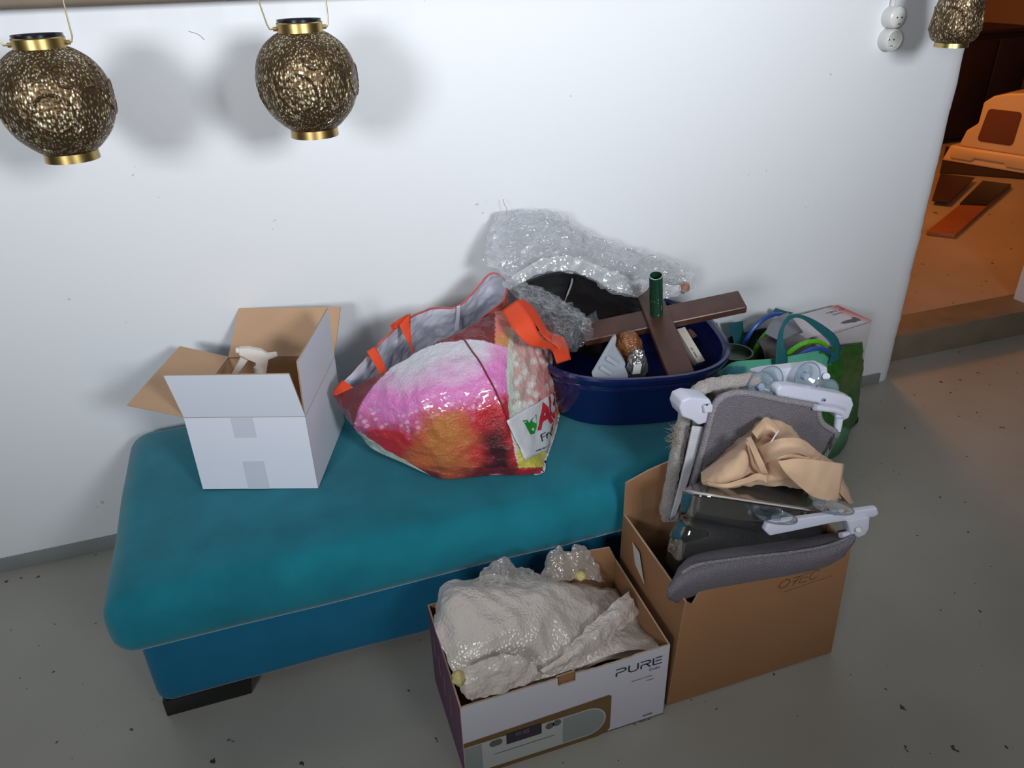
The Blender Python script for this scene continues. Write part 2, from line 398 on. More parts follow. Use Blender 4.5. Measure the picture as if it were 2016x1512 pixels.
# ================================================================== white carton with the spray bottle
M_card_w = mat('white_card', srgb(222, 226, 238), .6, bump=(40, .04), spec=.35)
M_card_in = mat('brown_card_inside', srgb(196, 160, 128), .75, bump=(60, .08), vary=(5, .05))
M_edge = mat('card_edge', srgb(178, 150, 122), .9, bump=(200, .4))
M_tape = mat('clear_tape', srgb(204, 208, 220), .5)
M_kraft = mat('kraft_card', srgb(150, 108, 74), .75, bump=(50, .06), vary=(4, .06))
M_kraft_in = mat('kraft_card_inside', srgb(146, 106, 74), .8, bump=(50, .08), vary=(5, .07))
def flat(name, quad, out, thick, mats, parent, bevel=0):
    """cardboard sheet: quad points, outward direction; face material 0 outside, 1 inside, 2 edges"""
    P = [np.array(p, float) for p in quad]; n = np.cross(P[1]-P[0], P[2]-P[0]); n /= np.linalg.norm(n)
    if np.dot(n, out) < 0: n = -n
    k = len(P); v = P + [p - n*thick for p in P]
    mb = MB(); mb.add(v, [tuple(range(k))], 0); mb.f.append(tuple(range(k, 2*k))); mb.mi.append(1)
    for i in range(k): mb.f.append((i, (i+1) % k, (i+1) % k + k, i + k)); mb.mi.append(2)
    return mb.build(name, mats, parent)
ang = math.radians(-19.9); e1 = np.array([math.cos(ang), math.sin(ang), 0]); e2 = np.array([-math.sin(ang), math.cos(ang), 0]); up = np.array([0, 0, 1.0])
O = np.array([-0.261, -0.43, 0.431]); w_, d_, h_ = .297, .32, .213
c = {'FL': O, 'FR': O + w_*e1, 'BL': O + d_*e2, 'BR': O + w_*e1 + d_*e2}
wb_mats = [M_card_w, M_card_in, M_edge]
wbx = thing('white_carton', tuple(O + .15*e1 + .16*e2), 'open white cardboard carton with raised flaps on the left end of the ottoman', 'box')
for nm, a, b, o_ in (('front_panel', 'FL', 'FR', -e2), ('back_panel', 'BL', 'BR', e2), ('left_panel', 'FL', 'BL', -e1), ('right_panel', 'FR', 'BR', e1)):
    k0 = o_*.0006 + (e2*.001 if nm in ('left_panel', 'right_panel') else 0*e2); k1 = o_*.0006 - (e2*.001 if nm in ('left_panel', 'right_panel') else 0*e2)
    flat(nm, [c[a] + k0, c[b] + k1, c[b] + h_*up + k1, c[a] + h_*up + k0], o_, .004, wb_mats, wbx)
flat('bottom_panel', [c['FL']+.001*up, c['FR']+.001*up, c['BR']+.001*up, c['BL']+.001*up], -up, .004, wb_mats, wbx)
def flap(a, b, o_, L, th, ia=0, ib=0):
    v = L * (math.cos(math.radians(th))*up + math.sin(math.radians(th))*o_); A = c[a] + h_*up + .001*up; B = c[b] + h_*up + .001*up; t = (B - A) / np.linalg.norm(B - A)
    out = o_ * math.cos(math.radians(th)) - up * math.sin(math.radians(th))
    return flat('flap', [A, B, B + v - t*ib, A + v + t*ia], out, .004, wb_mats, wbx)
flap('FL', 'FR', -e2, .142, 16, 0, .006); flap('FL', 'BL', -e1, .135, 75); flap('FR', 'BR', e1, .148, 2, .004, .004); flap('BL', 'BR', e2, .165, 58)
for f0, f1, z0, z1 in ((.40, .58, .0, .085), (.385, .565, .155, .212)):
    flat('tape', [c['FL'] + w_*f0*e1 + z0*up - .0016*e2, c['FL'] + w_*f1*e1 + z0*up - .0016*e2, c['FL'] + w_*(f1)*e1 + z1*up - .0016*e2, c['FL'] + w_*f0*e1 + z1*up - .0016*e2], -e2, .0004, [M_tape]*3, wbx)
# spray bottle
M_spray = mat('white_plastic', srgb(226, 220, 214), .35)
M_amber = mat('amber_plastic', srgb(170, 150, 84), .3)
P0 = np.array((-0.0722,-0.3000,0.6654)); bz = .436
sp = thing('spray_bottle', (P0[0], P0[1], bz), 'trigger spray bottle with white head standing inside the white carton', 'bottle')
H = P0[2]
MB().lathe([(0, bz), (.036, bz), (.038, bz+.01), (.038, bz+.11), (.034, bz+.14), (.018, H-.035), (.014, H-.02), (0, H-.02)], 24, (P0[0], P0[1], 0)).build('bottle_body', M_amber, sp, smooth=True)
MB().lathe([(0, H-.025), (.0155, H-.025), (.016, H-.005), (.0135, H-.001), (.0125, H+.02), (0, H+.021)], 20, (P0[0], P0[1], 0)).build('collar', M_spray, sp, smooth=True)
def sp_pt(px, py): return px
hd = [(-0.1138,-0.3000,0.7297), (-0.1092,-0.3000,0.7478), (-0.0859,-0.3000,0.7450), (-0.0566,-0.3000,0.7324), (-0.0425,-0.3000,0.7180), (-0.0209,-0.3000,0.7169), (-0.0196,-0.3000,0.7093), (-0.0450,-0.3000,0.7036), (-0.0510,-0.3000,0.6839), (-0.0568,-0.3000,0.6654), (-0.0841,-0.3000,0.6707), (-0.0775,-0.3000,0.7008), (-0.0943,-0.3000,0.7129), (-0.1049,-0.3000,0.7237)]
MB().prism([tuple(np.array(p) + np.array((0, -.009, 0))) for p in hd], (0, .018, 0)).build('spray_head', M_spray, sp, bevel=.003)
MB().tube([(-0.1071,-0.3000,0.7387), (-0.1192,-0.3000,0.7409)], .0075, 12).build('nozzle', M_spray, sp, smooth=True)
tr = [(-0.1106,-0.3000,0.7204), (-0.0948,-0.3000,0.7101), (-0.1107,-0.3000,0.6923), (-0.1264,-0.3000,0.6760), (-0.1436,-0.3000,0.6719), (-0.1295,-0.3000,0.6930)]
MB().prism([tuple(np.array(p) + np.array((0, -.006, 0))) for p in tr], (0, .012, 0)).build('trigger', M_spray, sp, bevel=.002)

# ================================================================== hanging lanterns
def hammered(name):
    m = mat(name, srgb(96, 76, 44), .44, metal=.72, voro=(150, .38))
    n = m.node_tree.nodes; l = m.node_tree.links; p = n['Principled BSDF']; tc = n.new('ShaderNodeTexCoord')
    mp = n.new('ShaderNodeMapping'); mp.inputs['Scale'].default_value = (1, 1, .42); mp.inputs['Rotation'].default_value = (0.25, .3, 0); l.new(tc.outputs['Object'], mp.inputs['Vector'])
    v = n.new('ShaderNodeTexVoronoi'); v.inputs['Scale'].default_value = 215; l.new(mp.outputs['Vector'], v.inputs['Vector'])
    v2 = n.new('ShaderNodeTexNoise'); v2.inputs['Scale'].default_value = 16; v2.inputs['Detail'].default_value = 3; l.new(tc.outputs['Object'], v2.inputs['Vector'])
    ad = n.new('ShaderNodeMath'); ad.operation = 'ADD'; l.new(v.outputs['Distance'], ad.inputs[0])
    sc = n.new('ShaderNodeMath'); sc.operation = 'MULTIPLY'; sc.inputs[1].default_value = .55; l.new(v2.outputs['Fac'], sc.inputs[0]); l.new(sc.outputs[0], ad.inputs[1])
    r = n.new('ShaderNodeValToRGB'); e = r.color_ramp.elements
    e[0].position = .45; e[0].color = srgb(232, 228, 212); e[1].position = .55; e[1].color = srgb(150, 132, 94)  # palest stop paints the light that shows through the perforations
    x = r.color_ramp.elements.new(.8); x.color = srgb(84, 66, 46)
    l.new(ad.outputs[0], r.inputs['Fac']); l.new(r.outputs['Color'], p.inputs['Base Color'])
    return m
M_ham = hammered('hammered_bronze')
M_brass = mat('satin_brass', srgb(186, 160, 104), .32, metal=1.0, bump=(12, .1))
M_wire = mat('brass_wire', srgb(176, 160, 124), .4, metal=.9)
M_solar = mat('solar_panel', srgb(22, 24, 34), .2)
def lantern_body(prof, discs, n=380, m=210):
    """lathe with embossed round medallions (angle, z, radius)"""
    zz = np.array([p[1] for p in prof]); rr = np.array([p[0] for p in prof])
    D = crom(np.stack([rr, zz], 1), max(2, m // (len(prof) - 1)))
    V = []
    for r, z in D:
        for j in range(n):
            a = 2*math.pi*j/n; off = 0
            for (da, dz, dr) in discs:
                du = ((a - da + math.pi) % (2*math.pi) - math.pi) * r; dd = math.hypot(du, z - dz) / dr
                if dd < 1.25:
                    if dd < .86: off -= .0012 * (1 - (dd/.86)**2)
                    off += .0030 * math.exp(-((dd - .93)/.045)**2)
            V.append(((r + off) * math.cos(a), (r + off) * math.sin(a), z))
    k = len(D); F = [(i*n + j, i*n + (j+1) % n, (i+1)*n + (j+1) % n, (i+1)*n + j) for i in range(k-1) for j in range(n)]
    mb = MB().add(V, F)
    return mb
def make_lantern(name, loc, label, prof, ring_t, ring_b, discs, handle_h, hw):
    t = thing(name, loc, label, 'lantern', 'hanging metal lanterns'); x, y, z = loc
    def put(mb, nm, m, **k):
        mb.v = [(a + x, b + y, c_ + z) for a, b, c_ in mb.v]; return mb.build(nm, m, t, **k)
    put(lantern_body(prof, discs), 'perforated_body', M_ham, smooth=True)
    r, z0, z1 = ring_t
    put(MB().lathe([(r-.003, z0), (r, z0), (r, z1-.002), (r-.002, z1), (r-.008, z1), (r-.008, z1-.004), (0, z1-.004)], 48), 'top_ring', M_brass, smooth=True)
    put(MB().lathe([(0, z1-.003), (r-.009, z1-.003), (r-.006, z1+.004), (r-.002, z1+.005), (r-.002, z1), ], 48), 'solar_lid', M_solar, smooth=True)
    r2, b0, b1 = ring_b
    put(MB().lathe([(r2-.004, b1), (r2-.001, b1), (r2, b0), (r2-.004, b0), (r2-.006, b1)], 48), 'bottom_ring', M_brass, smooth=True)
    zz = (z0 + z1) / 2
    hp = [(-r-.002, 0, zz), (-r-.014, 0, zz), (-r-.018, 0, zz+.01), (-r-.028-hw*.3, 0, zz+.06), (-r-.02-hw*.5, 0, zz+handle_h*.6), (-.03, 0, zz+handle_h), (.03, 0, zz+handle_h), (r+.02+hw*.2, 0, zz+handle_h*.6), (r+.014, 0, zz+.07), (r+.013, 0, zz+.01), (r+.009, 0, zz), (r+.002, 0, zz)]
    put(MB().tube(lerp_path(hp, 3), .0016, 8), 'handle', M_wire, smooth=True)
    for s_ in (-1, 1): put(MB().tube([(s_*(r-.002), 0, zz), (s_*(r+.007), 0, zz)], .0045, 10), 'pivot', M_brass, smooth=True)
    # cord up to the ceiling, outside the picture
    put(MB().tube([(0, 0, zz+handle_h), (0, 0, 2.65 - z)], .0012, 6), 'cord', M_wire)
    return t
def arc(r0, z0, R, zc, r1, z1, n=9):
    return [(R*math.cos(a), zc + R*1.0*math.sin(a)) for a in np.linspace(math.asin((z0-zc)/R), math.asin((z1-zc)/R), n)]
round_prof = [(.047, -.104), (.066, -.090), (.091, -.062), (.1065, -.024), (.108, .012), (.101, .045), (.084, .072), (.062, .090), (.049, .097)]
discs = [(math.radians(a), z_, r_) for a, z_, r_ in ((-105, -.012, .037), (-62, -.004, .037), (-150, -.02, .034), (-20, .0, .036), (-85, .052, .022), (-128, -.068, .02), (-75, -.062, .021), (-45, .05, .018), (60, 0, .037), (110, 0, .037), (150, 0, .037))]
l2 = (0.1516,-0.3500,1.3778); l1 = (-0.3497,-0.3500,1.3727)
make_lantern('round_lantern', l2, 'round hammered bronze lantern with brass rings, second from the left along the wall', round_prof, (.0485, .093, .117), (.053, -.118, -.101), discs, .17, .0)
make_lantern('round_lantern', l1, 'round hammered bronze lantern with brass rings, cut by the left picture edge', round_prof, (.0485, .093, .117), (.053, -.118, -.101), [(a + .35, z_, r_) for a, z_, r_ in discs], .17, .0)
pear = [(.044, -.085), (.060, -.074), (.069, -.05), (.069, -.02), (.060, .03), (.05, .08), (.046, .13), (.05, .17), (.04, .185)]
l3 = (2.0442,-0.2600,1.4344)
make_lantern('pear_lantern', l3, 'tall pear-shaped hammered bronze lantern hanging before the doorway', pear, (.042, .18, .2), (.047, -.096, -.083), [(math.radians(a), -.02, .034) for a in (-150, -95, -40, 20, 80, 140)] + [(math.radians(a), .06, .024) for a in (-125, -70, -10, 50, 110)], .15, 0)

# ================================================================== double wall outlet
M_sock = mat('socket_plastic', srgb(214, 214, 212), .3)
M_dark = mat('dark_slot', srgb(40, 36, 34), .6)
sA = np.array((2.0342,0.0000,1.4075)); sB = np.array((2.0372,0.0000,1.3413))
so = thing('wall_outlet', (sA[0], 0, sB[2]), 'surface-mounted white double wall outlet with cable near the right end of the wall', 'outlet')
def outlet_cup(P, front):
    cup = MB(); n = 28; prof_ = [(.034, 0), (.034, -.03), (.032, -.038), (.028, -.042), (.0265, -.041), (.0255, -.026), (0, -.026)] if front else [(.033, 0), (.033, -.03), (.03, -.038), (.02, -.044), (0, -.045)]
    V = []
    for r, y in prof_:
        for j in range(n):
            a = 2*math.pi*j/n; V.append((P[0] + r*math.cos(a), y, P[2] + r*math.sin(a)))
    cup.add(V, [(i*n + j, i*n + (j+1) % n, (i+1)*n + (j+1) % n, (i+1)*n + j) for i in range(len(prof_)-1) for j in range(n)])
    o = cup.build('outlet_cup', M_sock, so, smooth=True)
    mb = MB()
    for dx, dz in ((-.009, 0), (.009, 0)): mb.tube([(P[0]+dx, -.0262 if front else -.0455, P[2]+dz), (P[0]+dx, -.024 if front else -.040, P[2]+dz)], .0028, 8)
    mb.box((P[0]-.002, -.0275 if front else -.046, P[2]-.02), (P[0]+.008, -.024 if front else -.038, P[2]-.0175))
    mb.build('socket_hole', M_dark, o)
outlet_cup(sB, True); outlet_cup(sA, False)
MB().tube([(sA[0]-.004, -.008, sA[2]+.03), (sA[0]-.002, -.008, 2.6)], .008, 10).build('cable_conduit', M_sock, so, smooth=True)
# hairline of loose paint and a hanging hair on the wall
M_crack = mat('paint_scratch', srgb(120, 122, 126), .8)
tag(MB().tube(crom([(-0.0853,-0.0010,1.4649), (-0.0754,-0.0010,1.4621), (-0.0626,-0.0010,1.4559), (-0.0530,-0.0010,1.4451)], 4), .0006, 5).build('paint_crack', M_crack), 'fine curved crack in the white wall paint between the round lanterns', 'crack')

# ================================================================== printed shopping bag
M_bag = mat('bag_print', (1, 1, 1, 1), .24, attr=True, bump=(170, .8, .005), coat=.6)
M_bag_in = mat('bag_lining', srgb(206, 206, 220), .5, bump=(40, .3), vary=(6, .06))
M_orange = mat('orange_webbing', srgb(226, 74, 34), .7, bump=(220, .4))
M_rimc = mat('bag_hem', srgb(196, 92, 92), .5, bump=(60, .3), vary=(12, .25))
BAG = [[(0.098,-0.380,0.607,6.55,7.78),(0.204,-0.430,0.666,7.35,7.42),(0.332,-0.450,0.730,8.30,6.88),(0.435,-0.450,0.764,9.05,6.52),(0.553,-0.430,0.793,9.85,6.12),(0.641,-0.400,0.725,10.40,6.40),(0.732,-0.330,0.631,10.83,6.70),(0.588,-0.380,0.710,10.00,6.50),(0.513,-0.330,0.717,9.38,6.40),(0.603,-0.270,0.743,9.85,5.98),(0.641,-0.220,0.780,9.98,5.58),(0.604,-0.180,0.800,9.65,5.40),(0.497,-0.220,0.737,9.05,6.00),(0.400,-0.220,0.737,8.40,6.10),(0.310,-0.260,0.722,7.85,6.40),(0.201,-0.330,0.673,7.20,7.05)],
[(0.110,-0.390,0.575,6.68,8.00),(0.202,-0.500,0.646,7.45,7.80),(0.320,-0.550,0.706,8.40,7.40),(0.448,-0.560,0.722,9.40,7.15),(0.535,-0.540,0.717,10.00,7.00),(0.647,-0.480,0.638,10.65,7.20),(0.720,-0.380,0.558,10.88,7.30),(0.706,-0.300,0.573,10.60,7.00),(0.650,-0.240,0.656,10.10,6.40),(0.680,-0.200,0.667,10.20,6.20),(0.674,-0.140,0.609,10.05,6.40),(0.616,-0.120,0.645,9.65,6.20),(0.506,-0.160,0.613,9.05,6.60),(0.402,-0.170,0.619,8.40,6.70),(0.316,-0.210,0.603,7.90,7.00),(0.218,-0.290,0.579,7.35,7.50)],
[(0.131,-0.410,0.527,6.90,8.35),(0.215,-0.540,0.591,7.65,8.30),(0.319,-0.610,0.638,8.55,8.10),(0.450,-0.630,0.649,9.60,7.90),(0.512,-0.620,0.631,10.05,7.90),(0.642,-0.530,0.555,10.75,7.90),(0.722,-0.420,0.461,10.99,8.00),(0.747,-0.300,0.461,10.85,7.60),(0.719,-0.220,0.462,10.50,7.40),(0.711,-0.170,0.475,10.35,7.20),(0.669,-0.120,0.458,10.00,7.20),(0.608,-0.100,0.497,9.60,7.00),(0.505,-0.140,0.500,9.05,7.20),(0.398,-0.150,0.507,8.40,7.30),(0.317,-0.200,0.514,7.95,7.50),(0.227,-0.280,0.507,7.45,7.90)],
[(0.154,-0.420,0.484,7.12,8.62),(0.221,-0.540,0.521,7.75,8.75),(0.322,-0.620,0.532,8.65,8.85),(0.445,-0.650,0.528,9.65,8.80),(0.516,-0.660,0.518,10.20,8.80),(0.633,-0.570,0.450,10.80,8.70),(0.701,-0.460,0.367,10.96,8.70),(0.747,-0.320,0.364,10.90,8.20),(0.727,-0.240,0.361,10.60,8.00),(0.711,-0.190,0.355,10.40,7.90),(0.659,-0.140,0.358,10.00,7.80),(0.598,-0.120,0.398,9.60,7.60),(0.496,-0.150,0.398,9.05,7.80),(0.386,-0.170,0.413,8.40,7.90),(0.306,-0.220,0.440,7.95,8.00),(0.231,-0.300,0.449,7.55,8.30)],
[(0.170,-0.440,0.464,7.28,8.80),(0.235,-0.540,0.463,7.90,9.10),(0.327,-0.609,0.431,8.72,9.44),(0.445,-0.635,0.408,9.65,9.50),(0.567,-0.675,0.427,10.62,9.36),(0.603,-0.630,0.406,10.75,9.25),(0.653,-0.520,0.343,10.80,9.12),(0.715,-0.360,0.284,10.80,8.80),(0.704,-0.300,0.288,10.60,8.60),(0.690,-0.220,0.282,10.35,8.40),(0.643,-0.180,0.288,10.00,8.30),(0.582,-0.160,0.319,9.60,8.15),(0.480,-0.190,0.311,9.05,8.40),(0.371,-0.210,0.348,8.40,8.40),(0.300,-0.260,0.375,8.00,8.50),(0.234,-0.340,0.404,7.65,8.70)]]
A = patch(BAG, 30, 40, closed=True)
A[:, :, 2] = np.maximum(A[:, :, 2], .4325)
# close the underside towards its middle
last = A[-1].copy(); cen = last.mean(0); rows = [A]
for f in (.75, .4, .02):
    r_ = cen + (last - cen) * f; r_[:, 2] = .4325; rows.append(r_[None])
A = np.concatenate(rows, 0)
body = A[:A.shape[0]-3]
A[:body.shape[0]-9] = wrinkle(A, .004, 16, 3, crease=.004, cfreq=22)[:body.shape[0]-9]
A[:, :, 2] = np.maximum(A[:, :, 2], .4325)
def bag_colour(u, v, x, y, c):
    """the fruit print, in the bag's own print coordinates"""
    n1 = noise.fractal(Vector((u*1.3, v*1.3, 2)), 1, 2, 4); n2 = noise.noise(Vector((u*9, v*9, 5)))
    def mixc(a, b, t): t = min(1, max(0, t)); return [a[i] + (b[i]-a[i])*t for i in range(3)]
    s = lambda r, g, b: list(srgb(r, g, b)[:3])
    pale, pink, red, orange, dark, maroon = s(214,212,224), s(222,130,196), s(196,42,52), s(194,120,62), s(70,26,30), s(92,26,36)
    if c < 7.0:
        # pale fruit on the right, behind the big one
        rb = 9.98 + .10 * ((v - 7.3)/1.0)**2 - .10*(v > 7.9)*(v - 7.9)
        if u > rb and v < 9.2:
            d = (v - 6.6) / 2.2
            spots = noise.voronoi(Vector((u*7, v*5.5, 1)))[0][0]
            col = mixc(s(232,190,196), s(196,214,200), (10.75 - u)*1.4 + .1 + n1*.5)
            col = mixc(col, s(226,140,110), max(0, (u - 10.45)*1.8)*(1 if v > 7 else .4) + max(0, .25 - d))
            if spots < .34 and u > 10.1 and v < 8.2: col = mixc(col, s(240,232,236), .75)
            elif spots > .5 and u > 10.1 and v < 8.0: col = mixc(col, s(214,120,120), .45)
            if v > 8.3 and u > 10.2: col = mixc(col, s(200,190,80), (v - 8.3)*2)
            return col
        # maroon ground with a second peach top right
        dome = ((u - 9.2)/2.28)**2 + ((v - 8.85)/2.15)**2
        if dome > 1 and v < 9.0 and not (u > 9.9 and v > 7.2):
            if u > 9.75 and v < 7.2: return mixc(s(214,120,110), s(190,150,80), (u - 9.85)*3 + n1)
            return mixc(maroon, s(120,40,40), n1 + .3)
        if v > 8.60 + .60*(u - 7.2) and u < 8.5: return mixc(s(206,214,212), s(190,200,190), n1 + .5)
        t = (v - (9.05 - .33*u*.9 + .22*abs(u - 8.6) + .42)) # depth below the dome along a slanted gradient
        t = (v - 7.0) - .20*(9.6 - u) + .35*n1
        col = mixc(pale, pink, (t + .14)*1.8 + .7*max(0, u - 9.35))
        col = mixc(col, red, (t - .72)*2.2 + n2*.22)
        ox = ((u - 8.75)/.75)**2 + ((v - 8.85)/.75)**2
        col = mixc(col, orange, 1.25 - ox + n1*.8 if ox < 1.6 else 0)
        dx = ((u - 9.95 + .3*(9 - v))/.62)**2 + ((v - 9.0)/.8)**2
        col = mixc(col, dark, (1.0 - dx + n1*1.2)*1.0)
        if v > 9.2: col = mixc(col, s(110,34,40), .6 + n1)
        if .45 < t < 1.25:
            sp_ = noise.voronoi(Vector((u*9 + v*2, v*9, 3)))[0][0]
            if sp_ < .36: col = mixc(col, s(240,196,214), .8*(1 - abs(t - .85)/.4))
        return col
    if c < 9.6: return mixc(s(196,110,84), s(150,70,50), n1 + .4 + (v - 6.2))
    return mixc(s(196,110,120), s(150,200,150), n1 + .3)
bag = thing('shopping_bag', (.42, -.42, .432), 'large glossy shopping bag printed with fruit, slumped open in the middle of the ottoman', 'bag')
bo = sheet('bag_body', A, [M_bag, M_bag_in, M_rimc], bag, .0022, closed=True, inner=1, rim=0)
ncol = A.shape[1]
cols_ = [bag_colour(A[i, j, 3], A[i, j, 4], A[i, j, 0], A[i, j, 1], j / 30) for i in range(A.shape[0]) for j in range(ncol)]
paint(bo.data, lambda i: (*cols_[i], 1))
FRONT = A[:body.shape[0], :7*30]; FN = grid_normals(FRONT); FUV = FRONT[:, :, 3:5].reshape(-1, 2); FP = FRONT[:, :, :3].reshape(-1, 3); FNN = FN.reshape(-1, 3)
def sgn_front():
    k = np.argmin(((FUV - (9.0, 8.2))**2).sum(1)); return 1 if FNN[k, 1] < 0 else -1
SG = sgn_front()
if SG < 0: bo.data.flip_normals()
def on_bag(u, v, off=.002):
    d = ((FUV - (u, v))**2).sum(1); k = np.argsort(d)[:5]; w = 1/(d[k] + 1e-5); w /= w.sum()
    n = (FNN[k]*w[:, None]).sum(0)*SG
    return (FP[k]*w[:, None]).sum(0) + n/np.linalg.norm(n)*off
# hem along the rim
rimpts = A[0, :, :3]
M_hem = M_rimc
MB().tube([tuple(p) for p in rimpts[8*30:15*30:4]], .0032, 6).build('hem', M_hem, bag, smooth=True)
# crease seam and bottom piping
MB().tube([tuple(on_bag(u, v, .0025)) for u, v in [(9.08 + .92*t + .08*math.sin(t*3.1), 6.62 + 1.66*t) for t in np.linspace(0, 1, 16)]], .0022, 6).build('seam', mat('bag_seam', srgb(120, 40, 56), .4), bag, smooth=True)
# white label wrapped round the corner
M_label = mat('label_white', srgb(206, 208, 214), .25, bump=(60, .3))
M_ink_r = mat('ink_red', srgb(192, 42, 50), .3); M_ink_g = mat('ink_green', srgb(38, 140, 48), .3); M_ink_k = mat('ink_black', srgb(24, 22, 24), .4)
LQ = [(9.95, 8.28), (11.0, 7.66), (10.98, 8.75), (10.32, 9.06)]
rows = []
for a in np.linspace(0, 1, 14):
    rows.append([on_bag(*(np.array(LQ[0])*(1-a)*(1-b) + np.array(LQ[1])*(1-a)*b + np.array(LQ[2])*a*b + np.array(LQ[3])*a*(1-b)), .0045) for b in np.linspace(0, 1, 16)])
lab = sheet('brand_label', np.array(rows), M_label, bag, .0006, offset=0)
def lab_map(o_, ax, ay, off=.0066):
    o_ = np.array(o_); ax = np.array(ax); ay = np.array(ay)
    return lambda x, y: on_bag(*(o_ + ax*x + ay*y), off)
lettering('brand_lettering', 'A', lab_map((10.59, 8.43), (.29, -.17), (-.02, -.40)), 1, .24, M_ink_r, bag, gap=.05)
lettering('brand_lettering', 'U', lab_map((10.85, 8.22), (.12, -.09), (-.07, -.38)), 1, .27, M_ink_r, bag, gap=.05)
lettering('brand_lettering', 'C', lab_map((10.965, 8.12), (.05, -.05), (-.03, -.32)), 1, .22, M_ink_r, bag, gap=.05)
lettering('slogan_lettering', 'Fraiche', lab_map((10.64, 8.69), (.14, -.095), (-.03, -.135)), 1, .13, M_ink_k, bag, gap=.12)
lettering('small_print', 'smamu nu c unsnrnan', lab_map((10.53, 8.90), (.034, -.0165), (-.012, -.032)), 1, .18, M_ink_k, bag, gap=.15)
gp = [(10.26, 8.28), (10.33, 8.27), (10.37, 8.34), (10.42, 8.24), (10.52, 8.16), (10.52, 8.40), (10.49, 8.53), (10.40, 8.56), (10.33, 8.42)]
MB().add([on_bag(*p, .0066) for p in gp] + [on_bag(10.41, 8.37, .0066)], [(i, (i+1) % 9, 9) for i in range(9)]).build('bird_emblem', M_ink_g, bag)
# orange webbing
def rib(name, l_, r_, **k): return ribbon(name, l_, r_, M_orange, bag, **k)
rib('handle', [(0.5445,-0.4700,0.8110), (0.5495,-0.5500,0.7902), (0.5857,-0.5600,0.7459), (0.6396,-0.5300,0.7152), (0.6712,-0.5000,0.6852), (0.6884,-0.4900,0.6406)],
    [(0.5898,-0.4600,0.8308), (0.6029,-0.5300,0.8075), (0.6197,-0.5500,0.7610), (0.6562,-0.5200,0.7238), (0.6970,-0.4900,0.6788), (0.7368,-0.4700,0.6343)])
rib('handle', [(0.5931,-0.4500,0.8236), (0.6453,-0.4200,0.7506), (0.6772,-0.4200,0.6936), (0.7002,-0.4300,0.6723), (0.7103,-0.4500,0.6579), (0.6974,-0.4750,0.6316)],
    [(0.6204,-0.4200,0.8134), (0.6719,-0.3800,0.7539), (0.7046,-0.3800,0.6899), (0.7394,-0.4000,0.6738), (0.7483,-0.4200,0.6529), (0.7447,-0.4550,0.6256)])
rib('handle', [(0.2828,-0.2850,0.7372), (0.3060,-0.2500,0.7307), (0.3313,-0.2500,0.7419), (0.3397,-0.2620,0.7515)], [(0.2847,-0.2900,0.7238), (0.3048,-0.2720,0.7203), (0.3253,-0.2700,0.7221), (0.3357,-0.2800,0.7352)])
rib('handle_tab', [(0.3076,-0.2850,0.7330), (0.3162,-0.3000,0.7074), (0.3228,-0.3200,0.6875), (0.3242,-0.3600,0.6750)], [(0.3449,-0.2650,0.7534), (0.3384,-0.2800,0.7179), (0.3308,-0.3200,0.6984), (0.3256,-0.3600,0.6747)])
rib('handle_tab', [(0.2036,-0.3550,0.7041), (0.2134,-0.3700,0.6823), (0.2192,-0.3900,0.6698), (0.2209,-0.4200,0.6602)], [(0.2276,-0.3450,0.7100), (0.2361,-0.3600,0.6884), (0.2403,-0.3900,0.6778), (0.2417,-0.4200,0.6682)])
rib('corner_tab', [(0.0964,-0.3920,0.6134), (0.1110,-0.3720,0.6244), (0.1294,-0.3700,0.6410)], [(0.1056,-0.4100,0.6211), (0.1308,-0.4000,0.6227), (0.1543,-0.4100,0.6323)])
rib('gusset_edge', [(0.4839,-0.2350,0.7387), (0.4840,-0.2200,0.6978), (0.4762,-0.2150,0.6485)], [(0.4946,-0.2350,0.7417), (0.4945,-0.2200,0.6960), (0.4902,-0.2150,0.6526)]).data.materials[0] = M_bag_in

# ================================================================== blue tub and what stands in it
M_tub = mat('navy_plastic', srgb(15, 26, 78), .18, spec=.6, vary=(3, .05))
tc_ = np.array((.972, -.335)); tang = math.radians(-14)
def ring(a, b, z, n=72, p=2.7):
    out = []
    for j in range(n):
        t = 2*math.pi*j/n; cx = math.copysign(abs(math.cos(t))**(2/p), math.cos(t))*a*.96; cy = math.copysign(abs(math.sin(t))**(2/p), math.sin(t))*b
        out.append((tc_[0] + cx*math.cos(tang) - cy*math.sin(tang), tc_[1] + cx*math.sin(tang) + cy*math.cos(tang), z))
    return out
rs = [(.0, .0, .4315), (.235, .215, .4315), (.250, .230, .436), (.262, .242, .46), (.274, .258, .55), (.277, .262, .560), (.284, .268, .564), (.286, .270, .574), (.283, .268, .580), (.291, .275, .584), (.298, .282, .594), (.302, .286, .606), (.299, .284, .613), (.290, .276, .614), (.280, .266, .606), (.274, .26, .58), (.262, .246, .50), (.245, .226, .442), (0, 0, .4405)]
V = []; [V.extend(ring(a, b, z)) for a, b, z in rs]
F = [(i*72 + j, i*72 + (j+1) % 72, (i+1)*72 + (j+1) % 72, (i+1)*72 + j) for i in range(len(rs)-1) for j in range(72)]
tub = MB().add(V, F).build('plastic_tub', M_tub, smooth=True)
for p_ in tub.data.polygons: p_.use_smooth = True
tag(tub, 'navy blue plastic tub filled with odds and ends on the right end of the ottoman', 'tub')
